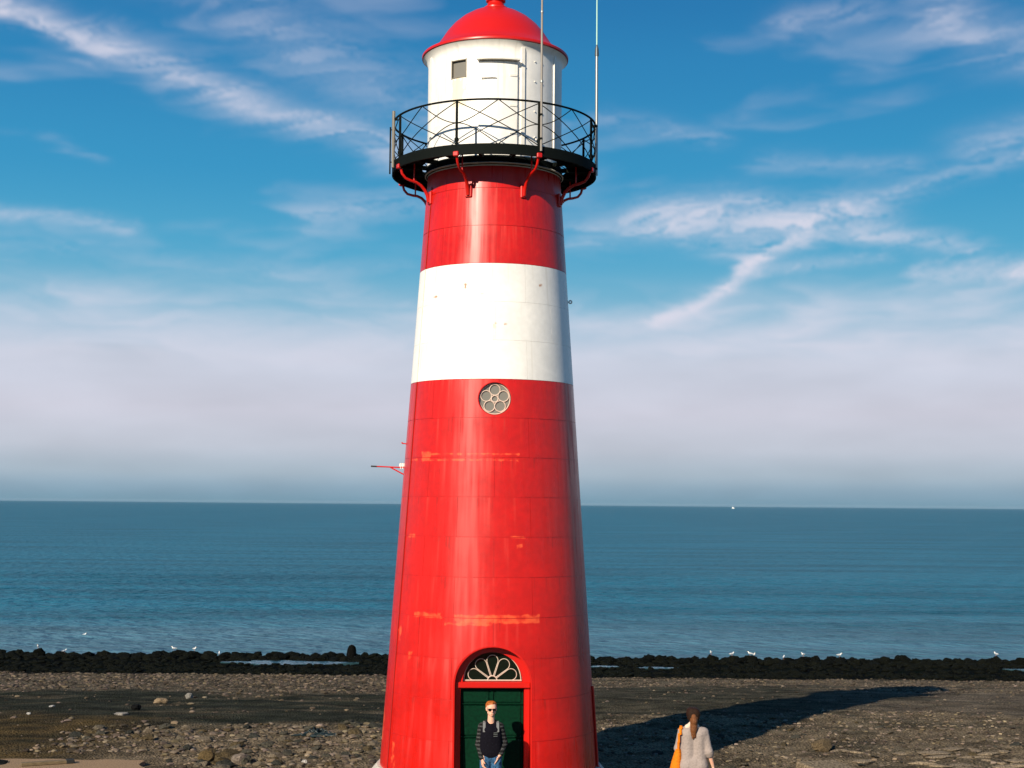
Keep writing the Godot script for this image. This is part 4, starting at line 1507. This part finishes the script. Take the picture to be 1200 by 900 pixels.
# ---------------------------------------------------------------- rocks and stones
func rock_mesh(seed_: int, detail: int, jag: float, squash: float) -> ArrayMesh:
	var f := fnl(seed_, 0.9, 3)
	var cuts := []
	var rng := RandomNumberGenerator.new()
	rng.seed = seed_
	for k in 7:
		cuts.append([Vector3(rng.randfn(), rng.randfn() * 0.8, rng.randfn()).normalized(), rng.randf_range(0.62, 0.9)])
	var tris := []
	var t := (1.0 + sqrt(5.0)) / 2.0
	var p := [V(-1, t, 0), V(1, t, 0), V(-1, -t, 0), V(1, -t, 0), V(0, -1, t), V(0, 1, t), V(0, -1, -t), V(0, 1, -t), V(t, 0, -1), V(t, 0, 1), V(-t, 0, -1), V(-t, 0, 1)]
	for q in [[0, 11, 5], [0, 5, 1], [0, 1, 7], [0, 7, 10], [0, 10, 11], [1, 5, 9], [5, 11, 4], [11, 10, 2], [10, 7, 6], [7, 1, 8], [3, 9, 4], [3, 4, 2], [3, 2, 6], [3, 6, 8], [3, 8, 9], [4, 9, 5], [2, 4, 11], [6, 2, 10], [8, 6, 7], [9, 8, 1]]:
		tris.append([p[q[0]].normalized(), p[q[1]].normalized(), p[q[2]].normalized()])
	for d in detail:
		var nt := []
		for q in tris:
			var a: Vector3 = (q[0] + q[1]).normalized()
			var b: Vector3 = (q[1] + q[2]).normalized()
			var c: Vector3 = (q[2] + q[0]).normalized()
			nt.append([q[0], a, c]); nt.append([q[1], b, a]); nt.append([q[2], c, b]); nt.append([a, b, c])
		tris = nt
	var shape := func(d: Vector3) -> Vector3:
		var r := 1.0 + f.get_noise_3dv(d * 1.3) * jag
		for c in cuts:
			var e: float = d.dot(c[0])
			if e > 0.05:
				r = minf(r, c[1] / e)
		return Vector3(d.x, d.y * squash, d.z) * r
	var mb := MB.new()
	for q in tris:
		var a: Vector3 = shape.call(q[0])
		var b: Vector3 = shape.call(q[1])
		var c: Vector3 = shape.call(q[2])
		mb.face([a, b, c], Vector3.ZERO)
	return mb.mesh()

func rock_mat(c: Color, scale: float, rough := 0.9) -> StandardMaterial3D:
	var m := mat(c, rough, 0.15)
	m.albedo_texture = rock_grain
	m.normal_enabled = true
	m.normal_texture = rock_bump
	m.normal_scale = 1.0
	triplanar(m, scale)
	return m

var boulders := []   # [position, top height]

func make_rocks() -> void:
	var rng := RandomNumberGenerator.new()
	rng.seed = 5
	var shapes := []
	for k in 7:
		shapes.append(rock_mesh(100 + k, 2, 0.45, 0.72))
	var mats := [rock_mat(lin(0.006, 0.007, 0.005), 0.9, 0.95), rock_mat(lin(0.008, 0.009, 0.006), 0.9, 0.95), rock_mat(lin(0.005, 0.006, 0.005), 0.9, 0.95)]
	# crest of the rock line, then lower rows in front of it
	var spots := []
	var x := -27.0
	while x < 27.0:
		var s := 0.14 + 0.27 * pow(rng.randf(), 1.5)
		spots.append([x, -46.3 + rng.randf_range(-0.5, 0.5), s, 0.0])
		x += s * rng.randf_range(1.2, 1.7)
	x = -26.5
	while x < 27.0:
		var s := rng.randf_range(0.18, 0.34)
		spots.append([x, -47.4 + rng.randf_range(-0.5, 0.5), s, 0.25])
		x += s * rng.randf_range(1.9, 2.8)
	x = -26.0
	while x < 26.0:
		var s := rng.randf_range(0.2, 0.34)
		spots.append([x, -45.0 + rng.randf_range(-0.6, 0.4), s, 0.0])
		x += s * rng.randf_range(2.2, 3.4)
	var n := 0
	for s in spots:
		if n >= 290:
			break
		if s[3] == 0.0 and s[1] > -45.8 and in_pool(s[0], s[1], 0.5):
			continue
		var y: float = maxf(ground_y(s[0], s[1]), -3.05) + s[2] * (0.22 + s[3])
		var o := put(shapes[n % 7], "boulder", mats[n % 3])
		o.position = V(s[0], y, s[1])
		o.rotation = V(rng.randf_range(-0.3, 0.3), rng.randf() * TAU, rng.randf_range(-0.3, 0.3))
		o.scale = V(rng.randf_range(0.9, 1.25), rng.randf_range(0.8, 1.1), rng.randf_range(0.85, 1.15)) * s[2]
		var side := "left" if s[0] < 0.0 else "right"
		var row := "low front" if s[1] > -45.75 else ("top" if s[3] == 0.0 else "rear")
		tag(o, "black weed-covered boulder in the %s row of the rock line %s of the lighthouse" % [row, side], "boulder", "black boulders along the waterline, %s row, %s side" % [row, side])
		var top := -9.0
		for q in (shapes[n % 7] as ArrayMesh).surface_get_arrays(0)[Mesh.ARRAY_VERTEX]:
			top = maxf(top, (o.transform * q).y)
		boulders.append([o.position, top, s[2]])
		n += 1
	# low weedy rubble in front: too many and too small to count
	var rub := MultiMesh.new()
	rub.transform_format = MultiMesh.TRANSFORM_3D
	rub.mesh = rock_mesh(120, 1, 0.4, 0.7)
	var tf := []
	for k in 5200:
		var px := rng.randf_range(-32.0, 32.0)
		var pz := rng.randf_range(-48.5, -33.6)
		if in_pool(px, pz, 0.15) or pz > -35.2 + gn3.get_noise_2d(px * 3.0, 5.0) * 3.0 and rng.randf() < 0.8:
			continue
		var s := rng.randf_range(0.07, 0.24)
		if pz > -44.0:
			s *= 0.72
		tf.append(Transform3D(Basis(Vector3.UP, rng.randf() * TAU) * Basis(Vector3.RIGHT, rng.randf_range(-0.5, 0.5)) * Basis().scaled(V(s * 1.3, s * 0.8, s)), V(px, ground_y(px, pz) + s * 0.18, pz)))
	rub.instance_count = tf.size()
	for k in tf.size():
		rub.set_instance_transform(k, tf[k])
	var ri := MultiMeshInstance3D.new()
	ri.name = "weedy_rubble"
	ri.multimesh = rub
	ri.material_override = mats[1]
	add_child(ri)
	tag(ri, "low black weedy rubble in front of the boulder line", "rubble", "", "stuff")

	# loose pebbles on the beach
	var peb := MultiMesh.new()
	peb.transform_format = MultiMesh.TRANSFORM_3D
	peb.use_colors = true
	peb.mesh = rock_mesh(121, 1, 0.35, 0.6)
	tf = []
	var cols := []
	for k in 90000:
		var px := rng.randf_range(-26.0, 26.0)
		var pz := -1.6 - 32.5 * pow(rng.randf(), 0.85)
		if absf(px) > 8.0 + absf(pz - 8.0) * 0.45 or on_path(px, pz):
			continue
		var rb := rubble(px, pz)
		if rng.randf() > rb * rb * 1.1 + 0.008:
			continue
		var s := 0.014 + 0.070 * pow(rng.randf(), 2.6)
		if px > 0.0:
			s *= 0.66
		tf.append(Transform3D(Basis(Vector3.UP, rng.randf() * TAU) * Basis(Vector3.RIGHT, rng.randf_range(-0.4, 0.4)) * Basis().scaled(V(s * 1.35, s * 0.75, s)), V(px, ground_y(px, pz) + s * 0.22, pz)))
		var v := rng.randf_range(0.07, 0.19) * (0.7 if pz < -14.0 else 1.0) * (1.0 if rng.randf() > 0.06 else 1.7)
		if rng.randf() < 0.3:
			v *= 0.4
		cols.append(Color(v * 1.15, v * rng.randf_range(0.82, 0.92), v * rng.randf_range(0.52, 0.70)))
	peb.instance_count = tf.size()
	for k in tf.size():
		peb.set_instance_transform(k, tf[k])
		peb.set_instance_color(k, cols[k])
	print("pebbles ", tf.size())
	var pi := MultiMeshInstance3D.new()
	pi.name = "pebbles"
	pi.multimesh = peb
	var pmat := mat(Color.WHITE, 0.95, 0.3)
	pmat.vertex_color_use_as_albedo = true
	pi.material_override = pmat
	add_child(pi)
	tag(pi, "loose pebbles scattered over the beach", "pebbles", "", "stuff")

	# larger stones, one by one
	var sshape := []
	for k in 8:
		sshape.append(rock_mesh(140 + k, 2, 0.4, 0.62))
	var smats := [rock_mat(lin(0.15, 0.125, 0.09), 1.7), rock_mat(lin(0.085, 0.078, 0.06), 1.7), rock_mat(lin(0.20, 0.16, 0.115), 1.7), rock_mat(lin(0.05, 0.05, 0.042), 1.7), rock_mat(lin(0.11, 0.082, 0.045), 1.7)]
	var made := 0
	var tries := 0
	while made < 290 and tries < 20000:
		tries += 1
		var left := made < 180
		var px: float
		var pz: float
		if left:
			pz = rng.randf_range(-8.8, -1.9)
			px = rng.randf_range(-9.4 + (pz + 2.0) * 0.1, -2.3)
			if px < -7.0 and pz > -5.5 or on_path(px, pz):
				continue
		else:
			pz = rng.randf_range(-10.5, -1.9)
			px = rng.randf_range(3.0, 12.5)
		if rubble(px, pz) < 0.55:
			continue
		var s := 0.045 + 0.125 * pow(rng.randf(), 2.0)
		if left and px > -6.9 and px < -5.0 and pz > -5.5:
			s *= 1.2
		if not left:
			s *= 0.72
		var o := put(sshape[rng.randi() % 8], "beach_stone", smats[rng.randi() % 5])
		o.position = V(px, ground_y(px, pz) + s * 0.12, pz)
		o.rotation = V(rng.randf_range(-0.35, 0.35), rng.randf() * TAU, rng.randf_range(-0.35, 0.35))
		var flat := 1.0 if left else 0.6
		o.scale = V(rng.randf_range(0.9, 1.5), rng.randf_range(0.7, 1.1) * flat, rng.randf_range(0.8, 1.2)) * s
		if left:
			tag(o, "rough grey-brown stone in the rubble left of the lighthouse", "stone", "rubble stones left of the lighthouse")
		else:
			tag(o, "flat brown stone lying on the beach right of the walking person", "stone", "flat stones right of the walking person")
		made += 1

# pools of sea water left among the rocks: centre x, z, half length, half depth
const POOLS := [[-10.3, -43.2, 2.9, 0.8], [6.9, -42.4, 0.9, 0.35], [4.45, -42.7, 0.7, 0.3], [25.2, -42.8, 1.6, 0.5]]

func in_pool(x: float, z: float, grow: float) -> bool:
	for p in POOLS:
		if pow((x - p[0]) / (p[2] + grow), 2) + pow((z - p[1]) / (p[3] + grow), 2) < 1.0:
			return true
	return false

func on_path(x: float, z: float) -> bool:
	return x < -6.6 - maxf(-2.2 - z, 0.0) * 0.45 and z > -3.5

func make_beach_things() -> void:
	var wm := mat(lin(0.02, 0.05, 0.06), 0.08, 0.5)
	wm.normal_enabled = true
	wm.normal_texture = normal_tex(91, 0.03, 3, 2.0, 256)
	triplanar(wm, 0.6)
	var labels := ["long blue tide pool among the black rocks left of the lighthouse", "blue tide pool in the black rocks beyond the tower shadow", "narrow tide pool beside the tower's right edge among black rocks", "tide pool in the black rocks at the right edge"]
	var wob := fnl(92, 1.3, 3)
	for k in POOLS.size():
		var p: Array = POOLS[k]
		var pts := []
		var y := -9.0
		for i in 40:
			var a := TAU * i / 40.0
			var r := 1.0 + wob.get_noise_2d(cos(a) * 2.0 + k * 9.0, sin(a) * 2.0) * 0.5
			pts.append(V(p[0] + cos(a) * p[2] * r, 0, p[1] + sin(a) * p[3] * r))
		for i in 9:
			for j in 5:
				y = maxf(y, ground_y(p[0] + (i - 4) * p[2] * 0.24, p[1] + (j - 2) * p[3] * 0.45))
		var mb := MB.new()
		var c := V(p[0], y + 0.012, p[1])
		for i in 40:
			var a: Vector3 = pts[i]
			var b: Vector3 = pts[(i + 1) % 40]
			a.y = c.y
			b.y = c.y
			mb.tri(c, a, b, Vector3.UP, Vector3.UP, Vector3.UP)
			mb.face([a, b, b - V(0, 0.3, 0), a - V(0, 0.3, 0)], c)
		var o := put(mb.mesh(), "tide_pool", wm)
		tag(o, labels[k], "", "", "structure")

	# sandy concrete path at the lower left, with a timber on it
	var mb := MB.new()
	var edge := []
	var top := 0.0
	var en := fnl(93, 1.1, 3)
	var n := 60
	for i in n + 1:
		var t := float(i) / n
		var q := Vector2(-16.0, -2.75).lerp(Vector2(-7.3, -2.7), minf(t / 0.62, 1.0))
		if t > 0.62:
			q = Vector2(-7.3, -2.7).lerp(Vector2(-6.3, 1.5), (t - 0.62) / 0.38)
		q += Vector2(en.get_noise_2d(q.x, q.y), en.get_noise_2d(q.x + 40.0, q.y)) * 0.16
		edge.append(V(q.x, top, q.y))
	edge.append(V(-16.0, top, 1.5))
	var cc := V(-11.0, top, -0.8)
	for i in edge.size():
		var a: Vector3 = edge[i]
		var b: Vector3 = edge[(i + 1) % edge.size()]
		mb.tri(cc, a, b, Vector3.UP, Vector3.UP, Vector3.UP)
		mb.face([a, b, b - V(0, 0.35, 0), a - V(0, 0.35, 0)], cc)
	var pm := mat(lin(0.36, 0.235, 0.135), 0.95, 0.3)
	pm.albedo_texture = noise_tex(94, 0.05, 5, 0.75, 1.15)
	pm.normal_enabled = true
	pm.normal_texture = normal_tex(95, 0.09, 4, 6.0)
	triplanar(pm, 0.8)
	tag(put(mb.mesh(), "path", pm), "sandy concrete path below the dike", "", "", "structure")

	var tim := thing("timber_beam", V(-9.0, top, -2.1), 0.42, "weathered brown timber with dark end lying on the sandy path", "timber")
	mb = MB.new()
	mb.box(V(-0.06, 0.035, 0), V(0.86, 0.07, 0.12), 0.012)
	var wmx := mat(lin(0.16, 0.115, 0.06), 0.9)
	wmx.albedo_texture = noise_tex(96, 0.03, 5, 0.6, 1.3, 256)
	wmx.uv1_triplanar = true
	wmx.uv1_scale = V(0.8, 8, 8)
	put(mb.mesh(), "beam", wmx, tim)
	mb = MB.new()
	mb.box(V(0.43, 0.04, 0), V(0.16, 0.08, 0.128), 0.012)
	put(mb.mesh(), "charred_end", mat(lin(0.012, 0.012, 0.012), 0.85), tim)

	var slab := put(rock_mesh(151, 2, 0.3, 0.4), "stone_slab", rock_mat(lin(0.02, 0.02, 0.018), 1.2))
	slab.position = V(-10.45, 0.03, -2.2)
	slab.scale = V(0.75, 0.28, 0.35)
	tag(slab, "flat dark stone slab at the left end of the sandy path", "stone")

	# concrete block at the lower right
	mb = MB.new()
	mb.box(V(0, 0.10, 0), V(0.85, 0.34, 1.0), 0.03)
	var blk := put(mb.mesh(), "concrete_block", rock_mat(lin(0.34, 0.26, 0.17), 0.8))
	blk.position = V(6.25, -0.19, -2.35)
	blk.rotation.y = 0.25
	tag(blk, "flat tan concrete block half sunk in the beach at lower right", "block")

	# single stones that stand out on the mud
	var singles := [
		["rounded tan stone lying alone on the dark mud", V(-9.62, 0, -13.95), V(0.21, 0.10, 0.12), lin(0.30, 0.22, 0.14), 0.2],
		["pale flat stone on the dark mud in front of the tan stone", V(-9.68, 0, -10.1), V(0.19, 0.05, 0.12), lin(0.34, 0.31, 0.28), 0.0],
		["small pale grey stone right of the rounded tan stone", V(-9.17, 0, -15.4), V(0.12, 0.11, 0.10), lin(0.28, 0.26, 0.23), 0.4],
		["small black stone just left of and nearer than the rounded tan stone", V(-9.75, 0, -11.8), V(0.16, 0.11, 0.12), lin(0.012, 0.012, 0.012), 0.9],
		["small white stone at the far left of the dark mud", V(-12.03, 0, -10.2), V(0.06, 0.045, 0.05), lin(0.5, 0.48, 0.45), 0.0],
		["oblong white stone left on the dark mud", V(-11.98, 0, -11.9), V(0.085, 0.035, 0.06), lin(0.42, 0.40, 0.38), 0.6],
		["large pinkish grey stone at the bottom of the left rubble", V(-5.35, 0, -2.75), V(0.2, 0.13, 0.16), lin(0.25, 0.20, 0.16), 0.4],
		["ochre lichen-covered stone at the bottom of the left rubble", V(-6.05, 0, -2.9), V(0.2, 0.19, 0.17), lin(0.15, 0.105, 0.05), 1.2],
		["small white stone near the lighthouse foot in the left rubble", V(-4.05, 0, -2.6), V(0.07, 0.06, 0.06), lin(0.55, 0.52, 0.48), 0.0],
		["rounded stone half buried in front of the tan block", V(6.75, 0, -5.2), V(0.28, 0.17, 0.2), lin(0.15, 0.11, 0.065), 0.4]]
	for k in singles.size():
		var s: Array = singles[k]
		var o := put(rock_mesh(160 + k, 2, 0.35, 0.9), "beach_stone", rock_mat(s[3], 1.7))
		var q: Vector3 = s[1]
		o.position = V(q.x, ground_y(q.x, q.z) + s[2].y * 0.55, q.z)
		o.scale = s[2]
		o.rotation.y = s[4]
		tag(o, s[0], "stone")

	var flat_mat := rock_mat(lin(0.34, 0.26, 0.175), 1.4)
	var rs := RandomNumberGenerator.new()
	rs.seed = 31
	for k in 34:
		var fx := rs.randf_range(6.9, 11.6)
		var fz := rs.randf_range(-5.4, -2.0)
		var fo := put(rock_mesh(180 + k % 5, 2, 0.35, 0.9), "flat_stone", flat_mat)
		fo.position = V(fx, ground_y(fx, fz) + 0.012, fz)
		fo.rotation.y = rs.randf_range(-0.4, 0.4)
		fo.scale = V(rs.randf_range(0.12, 0.42), rs.randf_range(0.025, 0.05), rs.randf_range(0.07, 0.2))
		tag(fo, "pale flat slab of stone at the lower right of the beach", "stone", "pale flat slabs at lower right")

	# clump of wet weed
	var wd := MB.new()
	var rng := RandomNumberGenerator.new()
	rng.seed = 9
	for k in 90:
		var a := rng.randf() * TAU
		var r := sqrt(rng.randf())
		var b := V(cos(a) * r * 0.42, 0.0, sin(a) * r * 0.3)
		var e := b + V(rng.randf_range(-0.22, 0.22), 0, rng.randf_range(-0.12, 0.12))
		wd.tube([b + V(0, 0.02, 0), (b + e) * 0.5 + V(0, rng.randf_range(0.06, 0.17) * (1.1 - r), 0), e + V(0, 0.02, 0)], [0.02, 0.024, 0.008], 5)
	var wo := put(wd.mesh(), "seaweed_clump", mat(lin(0.012, 0.022, 0.022), 0.45))
	wo.position = V(-4.35, ground_y(-4.35, -6.7), -6.7)
	tag(wo, "dark wet seaweed clump in the rubble left of the lighthouse", "seaweed")

	# stump of an old timber pile in the boulder line
	var pile := MB.new()
	pile.tube([V(0, -0.8, 0), V(0.01, 0.2, 0), V(0.03, 0.46, 0.01), V(0.05, 0.60, 0), V(0.07, 0.66, 0)], [0.27, 0.25, 0.22, 0.17, 0.07], 10)
	var po := put(pile.mesh(), "timber_pile", rock_mat(lin(0.007, 0.007, 0.006), 0.9, 0.95))
	po.position = V(-7.85, -2.55, -46.0)
	tag(po, "black timber pile stump standing up from the boulder line", "pile")

# ---------------------------------------------------------------- gulls and boat
func make_gulls() -> void:
	var G := thing("gull", Vector3.ZERO, 0, "", "gull", "white gulls on the boulder line")
	var mb := MB.new()
	blob(mb, [[V(0, 0.155, -0.10), V(0, 0.175, 0.07), 0.055, 0.06], [V(0, 0.20, 0.09), V(0, 0.265, 0.125), 0.036, 0.028], [V(0, 0.275, 0.125), V(0, 0.278, 0.15), 0.032, 0.028], [V(0, 0.15, -0.12), V(0, 0.145, -0.23), 0.036, 0.016]], 0.012, 0.02)
	put(mb.mesh(), "body", mat(Color8(238, 238, 236), 0.7), G)
	for s in [-1.0, 1.0]:
		mb = MB.new()
		blob(mb, [[V(0.046 * s, 0.185, 0.05), V(0.044 * s, 0.18, -0.10), 0.026, 0.03], [V(0.044 * s, 0.18, -0.10), V(0.02 * s, 0.165, -0.25), 0.022, 0.008]], 0.011, 0.012)
		put(mb.mesh(), "wing", mat(Color8(168, 174, 182), 0.7), G)
		mb = MB.new()
		mb.tube([V(0.022 * s, 0.12, 0.0), V(0.022 * s, 0.0, 0.005), V(0.024 * s, -0.02, 0.03)], 0.006, 5)
		put(mb.mesh(), "leg", mat(Color8(200, 140, 110), 0.6), G)
	mb = MB.new()
	mb.tube([V(0, 0.274, 0.17), V(0, 0.268, 0.215), V(0, 0.258, 0.225)], [0.012, 0.008, 0.003], 6)
	put(mb.mesh(), "bill", mat(Color8(222, 170, 50), 0.5), G)
	var xs := [-23.2, -22.0, -16.9, -15.35, -14.4, 10.1, 11.0, 11.75, 12.2, 13.45, 14.75, 16.55, 24.2]
	var names := ["gull at the far left end of the boulder line", "second gull from the left end of the boulder line", "leftmost of three close gulls left of the lighthouse", "middle of three close gulls left of the lighthouse", "gull nearest the lighthouse on its left side", "gull nearest the lighthouse on its right side", "second gull to the right of the lighthouse", "third gull to the right of the lighthouse", "fourth gull to the right of the lighthouse", "fifth gull to the right of the lighthouse", "sixth gull to the right of the lighthouse", "seventh gull right of the lighthouse, last before the gap", "lone gull at the far right of the boulder line"]
	var used := []
	for k in xs.size():
		var best := -1
		var score := -1e9
		for i in boulders.size():
			var b: Array = boulders[i]
			if i in used:
				continue
			var sc: float = b[1] - absf(b[0].x - xs[k]) * 0.9
			if sc > score:
				score = sc
				best = i
		used.append(best)
		var o: Node3D = G if k == 0 else G.duplicate()
		if k > 0:
			o.name = numbered("gull")
			add_child(o)
		o.position = V(boulders[best][0].x, boulders[best][1] - 0.01, boulders[best][0].z)
		o.rotation.y = fposmod(k * 2.4, TAU)
		o.scale = Vector3.ONE * 0.66
		o.set_meta("label", names[k])
	var f: Node3D = G.duplicate()
	f.name = numbered("gull")
	add_child(f)
	f.position = V(-26.3, SEA_Y - 0.08, -64.0)
	f.rotation.y = 1.3
	f.scale = Vector3.ONE * 0.7
	tag(f, "gull floating on the sea beyond the boulders at left", "gull", "white gulls on the boulder line")

func make_boat() -> void:
	var B := thing("boat", V(671, SEA_Y, -4370), 0.5, "small white boat far out near the horizon right of the lighthouse", "boat")
	var mb := MB.new()
	var rows := [[-6.0, 1.6, 1.3], [-3.0, 1.9, 1.3], [2.0, 1.9, 1.5], [4.5, 1.2, 1.9], [6.5, 0.1, 2.4]]
	for k in rows.size() - 1:
		var a: Array = rows[k]
		var b: Array = rows[k + 1]
		for s in [-1.0, 1.0]:
			mb.face([V(a[1] * s, a[2], a[0]), V(b[1] * s, b[2], b[0]), V(b[1] * s * 0.6, -0.6, b[0]), V(a[1] * s * 0.6, -0.6, a[0])], V(0, 0.5, (a[0] + b[0]) * 0.5))
		mb.face([V(a[1], a[2], a[0]), V(-a[1], a[2], a[0]), V(-b[1], b[2], b[0]), V(b[1], b[2], b[0])], V(0, -5, 0))
	mb.face([V(-1.6, 1.3, -6), V(1.6, 1.3, -6), V(1.0, -0.6, -6), V(-1.0, -0.6, -6)], Vector3.ZERO)
	var wh := mat(Color8(236, 236, 232), 0.5)
	put(mb.mesh(), "hull", wh, B)
	mb = MB.new()
	mb.box(V(0, 2.9, -1.2), V(2.6, 3.2, 4.5), 0.15)
	put(mb.mesh(), "cabin", wh, B)
	mb = MB.new()
	mb.tube([V(0, 4.4, -1.2), V(0, 9.5, -1.2)], 0.16, 6)
	put(mb.mesh(), "mast", wh, B)
